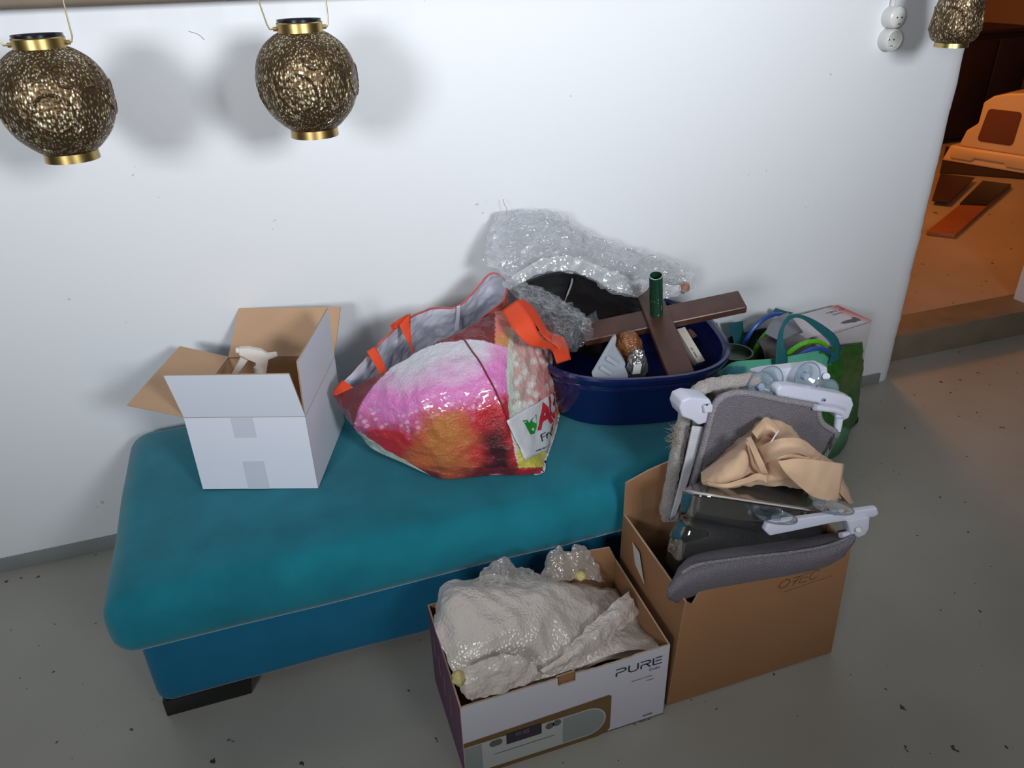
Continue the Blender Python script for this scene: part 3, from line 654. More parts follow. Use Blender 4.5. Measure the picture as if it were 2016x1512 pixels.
# crossed wooden stand with a green tube
M_wood = mat('dark_stained_wood', srgb(74, 46, 37), .36, bump=(14, .15), vary=(14, .28))
M_gtube = mat('dark_green_enamel', srgb(22, 62, 46), .28, bump=(20, .2))
cs = thing('cross_stand', (1.076, -.332, .60), 'brown wooden cross stand with a dark green tube lying across the blue tub', 'stand')
R_ = np.array([[.959, .175, -.223], [-.233, .934, -.271], [.160, .312, .937]]); Pc = np.array((1.076, -.332, .640))
def plank(c0, d, n, half0, half1, w, t, nm):
    s_ = np.cross(n, d); return MB().obox(c0 - d*half0 - s_*w/2, d*(half0 + half1), s_*w, n*t).build(nm, M_wood, cs, bevel=.006, seg=3)
plank(Pc - R_[:, 2]*.012, R_[:, 0], R_[:, 2], .23, .262, .078, .026, 'plank')
plank(Pc - R_[:, 2]*.000, R_[:, 1], R_[:, 2], .255, .13, .074, .026, 'plank')
Tc = Pc + R_[:, 0]*-.002; td = R_[:, 2]
tp = [Tc + td*.02, Tc + td*.175]
gt = MB().tube(tp, .0195, 28, caps=False); gt.tube([tp[1] + td*.0005, tp[0]], .0172, 28, caps=False)
nn_ = 28
gt.build('socket_tube', M_gtube, cs, smooth=True)
a_ = np.cross(td, (0, 0, 1.0)); a_ /= np.linalg.norm(a_); b_ = np.cross(a_, td)
lip = MB(); lip.tube([tp[1] + .0185*(math.cos(w)*a_ + math.sin(w)*b_) for w in np.linspace(0, 2*math.pi, 28, endpoint=False)], .0016, 6, closed=True)
lip.build('tube_lip', mat('worn_enamel', srgb(150, 156, 148), .45, vary=(60, .5)), cs, smooth=True)
flk = MB()
for k_ in range(26):
    h_k = rnd.uniform(.03, .172); w = rnd.uniform(0, 2*math.pi); rr_ = .0003
    q = Tc + td*h_k + .0197*(math.cos(w)*a_ + math.sin(w)*b_); tg = -math.sin(w)*a_ + math.cos(w)*b_
    sx, sy = rnd.uniform(.0008, .0028), rnd.uniform(.001, .004)
    flk.add([q - tg*sx, q - td*sy, q + tg*sx*.8, q + td*sy*1.2], [(0, 1, 2, 3)])
fo = flk.build('paint_chip', mat('bare_metal_chip', srgb(176, 186, 176), .5), cs); fo['kind'] = 'stuff'
# dark tray wrapped in film
M_blk = mat('black_gloss_plastic', srgb(20, 17, 18), .2, spec=.3)
BLK = [[(0.685,-0.200,0.760),(0.794,-0.150,0.760),(0.889,-0.130,0.744),(1.013,-0.130,0.678),(1.128,-0.140,0.622)],
[(0.711,-0.250,0.738),(0.794,-0.220,0.714),(0.877,-0.200,0.688),(0.990,-0.200,0.629),(1.089,-0.220,0.586)],
[(0.735,-0.290,0.695),(0.807,-0.270,0.658),(0.869,-0.260,0.627),(0.964,-0.260,0.585),(1.051,-0.280,0.556)],
[(0.771,-0.300,0.594),(0.824,-0.290,0.563),(0.888,-0.280,0.529),(0.966,-0.280,0.506),(1.045,-0.300,0.492)]]
bt = thing('black_tray', (1.0, -.2, .5), 'black plastic tray leaning upright in the blue tub under clear film', 'tray')
sheet('tray_shell', patch(BLK, 8, 8), M_blk, bt, .006)
MB().tube(crom([(0.8693,-0.1650,0.7426), (0.8540,-0.1900,0.7309), (0.8323,-0.2150,0.7141), (0.8107,-0.2400,0.6977)], 6), [.001] + [.003]*12 + [.0015]*6, 8).build('tray_rib_highlight', mat('rib_highlight', srgb(150, 150, 156), .2), bt, smooth=True)  # raised rib in pale grey, a painted highlight streak on the black shell
# smaller contents of the tub
M_trans = film('frosted_plastic', srgb(190, 200, 212), .42, .3, bump=(8, .1), base=.85)
fc = thing('frosted_container', (.87, -.47, .45), 'frosted plastic container leaning at the front inside the blue tub', 'container')
q = [(0.7832,-0.5150,0.5939), (0.8888,-0.4200,0.6419), (0.8997,-0.4200,0.6479), (0.8912,-0.4300,0.6251), (0.9122,-0.4600,0.5818), (0.8979,-0.4800,0.5764), (0.9012,-0.5000,0.5662), (0.8931,-0.5150,0.5478)]
MB().prism(q, (.006, .02, .004)).build('container_wall', M_trans, fc, bevel=.002)
for u in (.25, .62):
    a1 = np.array((0.7899,-0.5200,0.5982))*(1-u) + np.array((0.8720,-0.4500,0.6282))*u; 
    MB().obox(a1, np.array((.03, -.008, -.022)), np.array((0, .006, 0)), np.array((.006, 0, .008))).build('moulded_rib', M_trans, fc, bevel=.001)
def blob(c0, r3, amp, freq, seed, sub=4):
    bm = bmesh.new(); bmesh.ops.create_icosphere(bm, subdivisions=sub, radius=1)
    for v in bm.verts:
        d = v.co.normalized(); k_ = 1 + amp*noise.fractal(d*freq + Vector((seed, 0, 0)), 1, 2, 3)
        v.co = Vector((c0[0] + d.x*r3[0]*k_, c0[1] + d.y*r3[1]*k_, c0[2] + d.z*r3[2]*k_))
    me = bpy.data.meshes.new('blob'); bm.to_mesh(me); bm.free(); return me
M_wrapbr = mat('wrapped_brown', srgb(132, 84, 52), .25, voro=(110, .9), vary=(30, .25))
pb = (0.9628,-0.3700,0.5879)
tag(link('wrapped_jar', blob(pb, (.040, .04, .052), .18, 1.3, 2), M_wrapbr, None, True), 'brown bubble-wrapped object in the blue tub under the wooden cross', 'package')
M_polybag = film('clear_poly_bag', srgb(120, 118, 116), .45, .15, bump=(40, .8))
pg = (0.9429,-0.4700,0.5726)
gb = thing('clear_bag', pg, 'small clear plastic bag with dark hardware beside the frosted container in the tub', 'bag')
link('bag_film', blob(pg, (.030, .025, .055), .3, 2.2, 9), M_polybag, gb, True)
link('dark_fitting', blob((pg[0] + .02, pg[1] + .03, pg[2] - .03), (.03, .028, .045), .2, 1.5, 4, 3), M_blk, gb, True)
MB().obox((0.9110,-0.5050,0.5717), (.022, -.004, 0), (0, .0015, 0), (.004, 0, .03)).build('paper_tag', mat('tag_paper', srgb(190, 194, 196), .6), gb)
wb0 = np.array((1.1467,-0.4600,0.5387)); wex = np.array((1.1786,-0.4400,0.5452)) - wb0; wey = np.array((1.1291,-0.3600,0.6095)) - wb0
wbt = thing('small_white_box', tuple(wb0), 'narrow white paper box stuck upright at the right side of the blue tub', 'box')
w_n = np.cross(wey, (1, .2, 0)); w_n /= np.linalg.norm(w_n); w_n = w_n if w_n[2] > 0 else -w_n
wsx = np.cross(w_n, wey); wsx = wsx/np.linalg.norm(wsx); wsx = wsx if wsx[0] > 0 else -wsx
MB().obox(wb0 - w_n*.02, wsx*.030, wey*1.0, w_n*.024).build('carton', mat('paper_white', srgb(214, 206, 196), .6), wbt, bevel=.0015)
fnw = lambda x, y: wb0 + wsx*(.008 + y) + wey*(x) + w_n*.0046
lettering('tiny_print', 'suou ns', lambda x, y: wb0 + wsx*(.006 + y) + wey*(.14 + x*6.5) + w_n*.0046, .010, .0016, M_ink_k, wbt)
br = thing('brown_strap', (1.2726,-0.3000,0.5570), 'reddish brown leather strap end at the back right of the blue tub', 'strap')
sheet('strap_leather', patch([[(1.228,-0.260,0.544),(1.281,-0.270,0.560),(1.318,-0.290,0.566)],
[(1.224,-0.300,0.534),(1.267,-0.310,0.552),(1.307,-0.320,0.567)]], 6, 6), mat('brown_leather', srgb(104, 62, 46), .4), br, .006)

# ------------------------------------------------------------------ crumpled clear film over the tub
M_film = film('clear_film', srgb(232, 236, 242), .76, .045, bump=(40, 1.0), base=.68)
M_film2 = film('clear_film_thin', srgb(220, 224, 230), .93, .05, bump=(45, .9), base=.45)
fw = thing('plastic_wrap', (1.0, -.2, .6), 'crumpled heap of clear plastic wrap piled behind and over the blue tub', 'plastic wrap')
W1 = [[(0.678,-0.060,0.936),(0.779,-0.050,0.932),(0.878,-0.050,0.909),(0.987,-0.060,0.829),(1.118,-0.070,0.776),(1.245,-0.080,0.721),(1.319,-0.100,0.676)],
[(0.637,-0.120,0.900),(0.741,-0.130,0.905),(0.842,-0.140,0.887),(0.960,-0.140,0.808),(1.078,-0.150,0.762),(1.198,-0.150,0.711),(1.308,-0.150,0.669)],
[(0.611,-0.170,0.865),(0.703,-0.190,0.867),(0.822,-0.190,0.843),(0.943,-0.180,0.775),(1.057,-0.180,0.725),(1.175,-0.180,0.686),(1.297,-0.170,0.657)],
[(0.591,-0.200,0.832),(0.660,-0.230,0.797),(0.774,-0.210,0.792),(0.893,-0.200,0.757),(1.005,-0.200,0.681),(1.140,-0.200,0.648),(1.259,-0.190,0.642)]]
for k_, (sd, off, am) in enumerate(((1, 0, .013), (5, .03, .017), (9, .055, .015))):
    B = patch(W1, 14, 22); B[:, :, 1] += off*np.linspace(.4, 1, B.shape[0])[:, None]
    B = crumple(wrinkle(B, .012, 9, sd, crease=.022, cfreq=13), am*.55, 34, sd); B[:, :, 1] = np.minimum(B[:, :, 1], -.012)
    sheet('film_sheet', B, M_film, fw, smooth=False)
W2 = [[(0.612,-0.250,0.816),(0.681,-0.290,0.789),(0.750,-0.330,0.755),(0.787,-0.390,0.734),(0.811,-0.430,0.724)],
[(0.615,-0.310,0.807),(0.660,-0.370,0.785),(0.707,-0.420,0.752),(0.765,-0.460,0.722),(0.822,-0.470,0.696)],
[(0.640,-0.330,0.770),(0.663,-0.400,0.744),(0.691,-0.460,0.712),(0.735,-0.490,0.679),(0.803,-0.480,0.645)],
[(0.672,-0.330,0.718),(0.685,-0.400,0.694),(0.703,-0.450,0.651),(0.732,-0.470,0.627),(0.770,-0.470,0.625)]]
for sd, off in ((3, 0), (8, .035)):
    B = patch(W2, 14, 16); B[:, :, 1] += off + .045
    B = crumple(wrinkle(B, .010, 12, sd, crease=.020, cfreq=16), .007, 38, sd)
    sheet('film_sheet', B, M_film2, fw, smooth=False)
FOLD = [[(0.616,-0.235,0.787),(0.686,-0.235,0.827),(0.774,-0.230,0.844),(0.864,-0.225,0.830),(0.964,-0.225,0.776),(1.086,-0.225,0.725),(1.219,-0.220,0.687)],
[(0.625,-0.250,0.781),(0.690,-0.250,0.816),(0.773,-0.245,0.829),(0.861,-0.240,0.812),(0.963,-0.240,0.752),(1.085,-0.240,0.701),(1.212,-0.235,0.676)],
[(0.640,-0.250,0.770),(0.697,-0.255,0.800),(0.776,-0.250,0.810),(0.864,-0.250,0.790),(0.966,-0.250,0.723),(1.087,-0.250,0.674),(1.203,-0.240,0.661)]]
M_film3 = film('clear_film_folded', srgb(236, 240, 246), .50, .05, bump=(40, 1.0), base=.68)
sheet('film_fold', crumple(wrinkle(patch(FOLD, 16, 12), .006, 14, 21, crease=.008, cfreq=18), .005, 40, 21), M_film3, fw, smooth=False)
EAR = [[(0.765,-0.460,0.726),(0.780,-0.460,0.748),(0.817,-0.450,0.758)],
[(0.776,-0.470,0.713),(0.793,-0.470,0.728),(0.824,-0.455,0.735)]]
sheet('film_tail', crumple(patch(EAR, 10, 10), .004, 50, 2), M_film2, fw, smooth=False)
CORN = [[(0.671,-0.050,0.937),(0.696,-0.050,0.928),(0.718,-0.060,0.919)],
[(0.658,-0.070,0.913),(0.687,-0.080,0.897),(0.710,-0.090,0.889)]]
sheet('film_tail', crumple(patch(CORN, 8, 8), .006, 40, 12), M_film2, fw, smooth=False)
tag(link('brown_wrapped_end', blob((1.2581,-0.1700,0.6555), (.022, .02, .018), .2, 2, 6, 3), mat('tan_card', srgb(150, 104, 84), .6), None, True), 'small reddish tan piece inside the right end of the plastic wrap', 'package')
MB().tube(crom([(0.6990,-0.0500,0.9275), (0.7044,-0.0450,0.9441), (0.6985,-0.0400,0.9589), (0.6974,-0.0300,0.9718)], 5), .0007, 5).build('film_thread', mat('thread_grey', srgb(110, 112, 116), .6), fw)

# ================================================================== green bag on the floor behind the ottoman
M_gbag = mat('green_bag_print', (1, 1, 1, 1), .35, attr=True, bump=(35, .35, .006))
M_gbag_in = mat('green_bag_inside', srgb(30, 44, 36), .6)
M_teal = mat('teal_webbing', srgb(14, 92, 100), .7, bump=(200, .4))
GB = [[(1.255,-0.380,0.445,14.00,7.35),(1.329,-0.400,0.482,14.50,7.12),(1.480,-0.400,0.466,15.30,7.05),(1.644,-0.390,0.459,16.10,6.90),(1.748,-0.370,0.442,16.52,6.84),(1.875,-0.280,0.389,16.72,6.78),(2.050,-0.160,0.324,16.98,6.68),(1.897,-0.060,0.366,16.00,6.40),(1.627,-0.060,0.392,14.80,6.50),(1.434,-0.100,0.383,14.00,6.80)],
[(1.248,-0.400,0.393,14.00,7.70),(1.336,-0.430,0.418,14.60,7.55),(1.488,-0.430,0.406,15.40,7.45),(1.634,-0.420,0.391,16.10,7.35),(1.748,-0.400,0.359,16.55,7.35),(1.886,-0.300,0.296,16.75,7.28),(2.062,-0.170,0.216,16.96,7.20),(1.923,-0.060,0.233,16.00,7.00),(1.646,-0.060,0.263,14.80,7.10),(1.448,-0.100,0.258,14.00,7.40)],
[(1.262,-0.400,0.277,14.00,8.30),(1.353,-0.430,0.293,14.60,8.20),(1.510,-0.430,0.274,15.40,8.12),(1.660,-0.420,0.260,16.10,8.00),(1.777,-0.400,0.224,16.55,8.00),(1.906,-0.300,0.163,16.70,7.90),(2.076,-0.170,0.075,16.88,7.82),(1.955,-0.060,0.069,16.00,7.70),(1.669,-0.060,0.105,14.80,7.80),(1.463,-0.100,0.126,14.00,8.00)],
[(1.299,-0.400,0.119,14.10,9.05),(1.403,-0.420,0.127,14.70,8.95),(1.554,-0.420,0.122,15.45,8.80),(1.700,-0.410,0.102,16.10,8.70),(1.824,-0.390,0.076,16.58,8.63),(1.942,-0.300,0.024,16.72,8.50),(2.072,-0.190,-0.043,16.82,8.38),(1.971,-0.080,-0.089,16.00,8.40),(1.681,-0.080,-0.071,14.80,8.60),(1.471,-0.120,-0.044,14.00,8.80)]]
B = patch(GB, 12, 14, closed=True); 
B = wrinkle(B, .006, 12, 5, crease=.006, cfreq=20)
B[:, :, 2] = np.maximum(B[:, :, 2], .004); B[-1, :, 2] = .004; B[:, :, 1] = np.minimum(B[:, :, 1], -.012)
last = B[-1].copy(); cen = last.mean(0); B = np.concatenate([B] + [(cen + (last - cen)*f)[None] for f in (.6, .02)], 0)
gbag = thing('green_bag', (1.66, -.25, .003), 'green and mint shopping bag standing on the floor at the right end of the ottoman', 'bag')
go = sheet('bag_body', B, [M_gbag, M_gbag_in, M_gbag], gbag, .002, closed=True, inner=1, rim=2)
kf = B.shape[1]
N_ = grid_normals(B); SGN = 1 if N_[8, 20, 1] < 0 else -1
if SGN < 0: go.data.flip_normals()
def gcol(i):
    r_, j = divmod(i, kf); u, v = B[r_, j, 3], B[r_, j, 4]; cc = j/12
    n1 = noise.fractal(Vector((u*2, v*2, 8)), 1, 2, 4); n2 = noise.noise(Vector((u*6 + v*3, v*12, 4)))
    s = lambda r, g, b: np.array(srgb(r, g, b)[:3])
    grass = s(38, 104, 34)*(1 + .5*n2) ; mint = s(92, 178, 150)*(1 + .06*n1)
    if v > 8.45 + .1*n1: col = s(70, 150, 104)
    elif u > 16.32 + .35*n1 - max(0, v - 7.1)*1.6: col = grass
    elif u < 14.7 and v > 7.2: col = s(60, 130, 140)
    else: col = mint
    if cc > 6: col = s(96, 160, 160)
    return (*col, 1)
paint(go.data, gcol)
def grib(l_, r_, nm='handle'): return ribbon(nm, l_, r_, M_teal, gbag, n=6)
grib([(1.4522,-0.4350,0.4395), (1.4565,-0.4200,0.4891), (1.4852,-0.3800,0.5228), (1.5199,-0.3500,0.5572), (1.5624,-0.3300,0.5738), (1.6213,-0.3300,0.5605), (1.6908,-0.3400,0.5202), (1.7404,-0.3600,0.4759), (1.7451,-0.3800,0.4354), (1.7132,-0.4100,0.4141)],
     [(1.4971,-0.4350,0.4308), (1.5013,-0.4200,0.4808), (1.4994,-0.3900,0.5300), (1.5248,-0.3600,0.5535), (1.5643,-0.3400,0.5651), (1.6046,-0.3400,0.5566), (1.6559,-0.3500,0.5158), (1.7062,-0.3700,0.4660), (1.6999,-0.3900,0.4390), (1.6721,-0.4200,0.4192)])
grib([(1.5158,-0.0700,0.4436), (1.5265,-0.0800,0.4081), (1.5317,-0.1000,0.3656)], [(1.5748,-0.0700,0.4416), (1.5783,-0.0800,0.3990), (1.5794,-0.1000,0.3569)])
grib([(1.7158,-0.0500,0.4501), (1.7242,-0.0700,0.4447), (1.7413,-0.1000,0.4461)], [(1.7250,-0.0500,0.4607), (1.7512,-0.0700,0.4523), (1.7659,-0.1000,0.4541)])
# contents of the green bag
M_lime = mat('lime_plastic', srgb(96, 190, 26), .4, voro=(160, .5)); M_blue = mat('blue_plastic', srgb(44, 84, 170), .35)
def ring3(name, p0, rad, thick, m, ax=(0, 1, 0), par=None, a0=0, a1=2*math.pi, tilt=.0):
    p0 = np.array(p0); n_ = np.array(ax, float); n_ /= np.linalg.norm(n_); u_ = np.cross(n_, (0, 0, 1)); u_ /= np.linalg.norm(u_); v_ = np.cross(u_, n_)
    full = abs(a1 - a0) > 6.28
    ws = np.linspace(a0, a1, 56, endpoint=not full)
    return MB().tube([p0 + rad*(math.cos(w)*u_ + math.sin(w)*v_) for w in ws], thick, 10, closed=full).build(name, m, par, smooth=True)
r1c = np.array((1.6727,-0.1300,0.3537)); 
hoop = thing('hoop_toy', tuple(r1c), 'round play hoop with lime and blue rims standing at the back of the green bag', 'hoop toy')
ring3('lime_rim', r1c + (0, -.02, 0), .100, .0085, M_lime, (-.15, 1, .1), hoop); ring3('blue_rim', r1c + (-.012, .022, .012), .106, .008, M_blue, (-.15, 1, .1), hoop)
M_smoke = mat('smoked_plastic', srgb(70, 76, 66), .3)
r2c = np.array((1.6396,-0.3600,0.3965))
hoop2 = thing('hoop_toy', tuple(r2c), 'second play hoop with lime and blue rims behind the front panel of the green bag', 'hoop toy')
ring3('lime_rim', r2c + (0, .02, .005), .079, .008, M_lime, (.1, 1, .25), hoop2); ring3('blue_rim', r2c + (.002, -.006, -.005), .074, .008, M_blue, (.1, 1, .25), hoop2)
hoop['group'] = hoop2['group'] = 'play hoops in the green bag'
# boxed hair clipper
M_box_w = mat('box_white', srgb(206, 200, 204), .35); M_boxp = mat('box_print', (1, 1, 1, 1), .35, attr=True)
b0 = np.array((1.7246,-0.2400,0.4198)); bx_ = np.array((2.0367,-0.2000,0.3774)) - b0; bx_[2] = 0; by_ = np.array((-.06, 1, 0))
by_ = np.array((1.7975,-0.0463,0.4250)); 
bdir = bx_/np.linalg.norm(bx_); bn = np.array((-bdir[1], bdir[0], 0)); 
cb = thing('clipper_box', tuple(b0), 'white retail box with a red end sticking out of the green bag', 'box')
L_ = np.linalg.norm(bx_); Dp = .165
MB().obox(b0 - (0, 0, .16), bdir*L_, bn*Dp, (0, 0, .16)).build('carton', M_box_w, cb, bevel=.002)
n_u, n_v = 40, 16
top = np.array([[b0 + bdir*L_*(.004 + .992*a) + bn*Dp*(.01 + .98*b) + np.array((0, 0, .0008)) for a in np.linspace(0, 1, n_u)] for b in np.linspace(0, 1, n_v)])
tpr = sheet('top_print', top, M_boxp, cb)
def tcol(i):
    a = (i % n_u)/(n_u-1); b = (i//n_u)/(n_v-1); t = min(1, max(0, (a - .80 - .06*(1-b))*6)); w = np.array(srgb(206, 200, 204)[:3]); r = np.array(srgb(204, 56, 62)[:3])
    return (*(w + (r - w)*t), 1)
paint(tpr.data, tcol)
on_top = lambda x, y: b0 + bdir*x + bn*y + np.array((0, 0, .0018))
sil = [(.62, .22), (.66, .16), (.74, .14), (.80, .10), (.84, .14), (.87, .10), (.90, .16), (.895, .30), (.86, .34), (.83, .26), (.74, .27), (.66, .25)]
MB().add([on_top(a*L_, b*Dp) for a, b in sil], [tuple(range(len(sil)))]).build('clipper_picture', mat('ink_grey', srgb(78, 66, 74), .4), cb)
lettering('box_lettering', 'nams co', lambda x, y: on_top(.70*L_ + x, .72*Dp + y), .018, .0016, M_ink_k, cb)
lettering('box_lettering', 'sanmu', lambda x, y: on_top(.72*L_ + x, .60*Dp + y), .014, .0013, M_ink_k, cb)
MB().add([on_top(.335*L_, .98*Dp), on_top(.345*L_, .98*Dp), on_top(.38*L_, .55*Dp), on_top(.37*L_, .55*Dp)], [(0, 1, 2, 3)]).build('box_crease', M_ink_k, cb)
MB().tube([b0 + bdir*L_*.34 + (0, 0, -.02) - bn*.0006, b0 + bdir*L_*.37 - bn*.0006 + (0, 0, -.008), b0 + bdir*L_*.97 - bn*.0006 + (0, 0, -.003)], .0008, 5).build('box_crease', M_ink_k, cb)
dk = thing('dark_tray', (1.5354,-0.2500,0.4139), 'dark brown cardboard tray inside the green bag', 'tray')
sheet('tray_panel', patch([[(1.533,-0.220,0.435),(1.588,-0.200,0.432),(1.645,-0.190,0.429)],
[(1.501,-0.300,0.440),(1.540,-0.290,0.439),(1.591,-0.280,0.437)],
[(1.491,-0.340,0.398),(1.527,-0.340,0.397),(1.563,-0.340,0.403)]], 6, 6), mat('dark_card', srgb(66, 58, 54), .5, vary=(14, .25)), dk, .004)
gd = thing('plastic_dome', (1.6239,-0.2000,0.4627), 'curved grey plastic dome in the green bag beside the white retail box', 'dome')
sheet('lid_dome', patch([[(1.562,-0.220,0.457),(1.604,-0.180,0.467),(1.658,-0.150,0.475),(1.719,-0.130,0.474)],
[(1.569,-0.250,0.456),(1.609,-0.220,0.464),(1.662,-0.190,0.465),(1.712,-0.170,0.464)],
[(1.578,-0.280,0.454),(1.620,-0.260,0.445),(1.670,-0.240,0.443),(1.718,-0.220,0.436)]], 8, 8), mat('grey_plastic', srgb(120, 126, 136), .25), gd, .003)
dj = thing('dark_jar', (1.4359,-0.2500,0.4131), 'dark round container low inside the left part of the green bag', 'jar')
jx = (1.4237,-0.2500,0.4306)
MB().lathe([(0, jx[2] - .12), (.062, jx[2] - .12), (.066, jx[2] - .01), (.064, jx[2]), (.058, jx[2] - .001), (.056, jx[2] - .02), (0, jx[2] - .02)], 32, (jx[0], jx[1], 0)).build('jar_body', mat('dark_green_plastic', srgb(30, 44, 30), .3), dj, smooth=True)

# ================================================================== brown carton with the window perches
kb_m = [M_kraft, M_kraft_in, M_edge]
x0, x1, y0, y1 = .727, 1.205, -1.123, -.832
kb = thing('brown_carton', (.96, -.96, 0), 'tall open brown cardboard carton standing on the floor in front of the ottoman', 'box')
flat('front_panel', [(x0, y0, .003), (x1, y0, .003), (x1 - .022, y0 - .003, .372), (.98, y0 - .002, .381), (.81, y0 - .001, .379), (.778, y0, .352), (.765, y0, .322), (x0 + .018, y0, .338)], (0, -1, 0), .005, kb_m, kb)
flat('left_panel', [(x0 - .0006, y0 + .001, .003), (x0 - .0006, y1, .003), (x0 + .0054, y1, .372), (x0 + .0174, y0 + .001, .338)], (-1, 0, 0), .005, kb_m, kb)
flat('right_panel', [(x1 + .0006, y0 + .001, .003), (x1 + .0006, y1, .003), (x1 - .0194, y1, .37), (x1 - .0214, y0 + .001, .372)], (1, 0, 0), .005, kb_m, kb)
flat('back_panel', [(x0, y1, .003), (x1, y1, .003), (x1 - .02, y1, .37), (x0 + .006, y1, .372)], (0, 1, 0), .005, kb_m, kb)
flat('bottom_panel', [(x0, y0, .004), (x1, y0, .004), (x1, y1, .004), (x0, y1, .004)], (0, 0, -1), .004, kb_m, kb)
flat('flap', [(x0 + .006, y1, .373), (x1 - .03, y1, .373), (x1 - .05, y1 + .012, .500), (.86, y1 + .012, .496), (.80, y1 + .012, .482), (x0 + .012, y1 + .011, .460)], (0, 1, .2), .005, kb_m, kb)
flat('label', [(0.7265,-0.8996,0.3349), (0.7265,-0.9354,0.3318), (0.7265,-0.9707,0.2612), (0.7265,-0.9194,0.2827)], (-1, 0, 0), .0006, [mat('label_paper', srgb(206, 200, 196), .6)]*3, kb)
M_marker = mat('faded_marker', srgb(84, 58, 40), .7)
wA = np.array((0.9899,-1.1255,0.3121)); wB = np.array((1.1454,-1.1255,0.3013))
lettering('marker_writing', 'O7EC', lambda x, y: (wA[0] + x, -1.1262, wA[2] - .018 + y + .02*x), .025, .0018, M_marker, kb, wide=1.25, slant=.25, gap=.22)
MB().tube([(wA[0] + .02, -1.1256, wA[2] - .032), (wB[0], -1.1256, wA[2] - .024)], .0007, 5).build('marker_line', M_marker, kb)
# perch fabrics
M_mesh = mat('grey_mesh_fabric', srgb(116, 112, 120), .75, voro=(320, .8), vary=(8, .06))
M_pipe = mat('grey_piping', srgb(142, 138, 146), .7, voro=(260, .7))
M_plush = mat('beige_plush', srgb(168, 160, 158), .95, bump=(140, 1.0, .01), vary=(30, .12), sheen=.4)
M_wplast = mat('perch_white_plastic', srgb(206, 210, 226), .32)
M_chrome = mat('screw_metal', srgb(190, 190, 190), .25, metal=1)
M_cup = film('clear_vinyl', srgb(168, 194, 206), .48, .08, bump=(6, .1), base=.6)
def slab(name, poly, d, m, parent, bevel=.006, seg=3):
    return MB().prism(poly, d).build(name, m, parent, bevel=bevel, seg=seg)
# plush perch at the back
pA = thing('plush_perch', (1.0, -.8, .2), 'plush-edged cat window perch standing at the back of the brown carton', 'cat perch')
PA = [(0.8392,-0.8510,0.3259), (0.8522,-0.8510,0.4813), (0.8685,-0.8510,0.6250), (0.8731,-0.8510,0.6773), (0.8970,-0.8510,0.7080), (0.9407,-0.8510,0.7183), (1.0596,-0.8510,0.7125), (1.1189,-0.8510,0.6994), (1.1803,-0.8510,0.6004), (1.2437,-0.8510,0.2456)]
slab('plush_panel', PA, (0, .022, 0), M_plush, pA, .005)
def fur(path, r, nm, par, m):
    o_ = MB().tube(crom(path, 10), r, 14); 
    o_.v = [tuple(np.array(v) + np.array(noise.noise_vector(Vector(v)*55))*.0035 + np.array(noise.noise_vector(Vector(v)*140))*.002) for v in o_.v]
    return o_.build(nm, m, par, smooth=True)
fur([(0.8363,-0.8610,0.3669), (0.8503,-0.8610,0.5036), (0.8621,-0.8610,0.6180), (0.8698,-0.8610,0.6793), (0.8951,-0.8610,0.7082), (0.9412,-0.8610,0.7192), (1.0533,-0.8610,0.7091)], .0165, 'plush_edge', pA, M_plush)
tf = MB()
for k_ in range(90):
    p_ = np.array((0.8411,-0.8710,0.6074)) + np.array((rnd.uniform(-.012, .014), rnd.uniform(-.006, .006), rnd.uniform(-.03, .02)))
    tf.tube([p_, p_ + np.array((rnd.uniform(-.022, -.002), rnd.uniform(-.01, .01), rnd.uniform(-.006, .012)))], [.0006, .0002], 3)
t_ = tf.build('fur_tuft', mat('fur_tuft_tan', srgb(150, 138, 122), .9), pA); t_['kind'] = 'stuff'
ribbon('zip_strip', [(0.8620,-0.9010,0.6442), (0.8542,-0.9010,0.5726), (0.8431,-0.9010,0.4871), (0.8249,-0.9010,0.3761)], [(0.8925,-0.9010,0.6346), (0.8821,-0.9010,0.5659), (0.8637,-0.9010,0.4742), (0.8372,-0.9010,0.3805)], mat('white_strap', srgb(196, 196, 204), .7, bump=(160, .4), vary=(40, .1)), pA, n=6, thick=.004)
brk = [(0.8145,-0.9160,0.7079), (0.8190,-0.9160,0.7281), (0.8404,-0.9160,0.7328), (0.8915,-0.9160,0.7168), (0.9013,-0.9160,0.7000), (0.9013,-0.9160,0.6770), (0.8960,-0.9160,0.6536), (0.8696,-0.9160,0.6512), (0.8493,-0.9160,0.6695), (0.8245,-0.9160,0.6831)]
slab('clamp', brk, (0, .05, 0), M_wplast, pA, .006)
slab('clamp_jaw', [(0.8707,-0.9260,0.7080), (0.8943,-0.9260,0.7070), (0.8954,-0.9260,0.6867), (0.8755,-0.9260,0.6883)], (0, .02, 0), M_wplast, pA, .003)
MB().tube([(0.8769,-0.9280,0.7118), (0.8810,-0.9220,0.7076)], .0025, 10).build('screw', M_dark, pA)
ba = [(1.0653,-0.8360,0.6856), (1.0690,-0.8360,0.7087), (1.0990,-0.8360,0.7098), (1.2564,-0.8360,0.6964), (1.2820,-0.8360,0.6829), (1.2918,-0.8360,0.6505), (1.2740,-0.8360,0.6320), (1.1851,-0.8360,0.6355), (1.0896,-0.8360,0.6493), (1.0707,-0.8360,0.6590)]
slab('suction_bar', ba, (0, .03, 0), M_wplast, pA, .006)
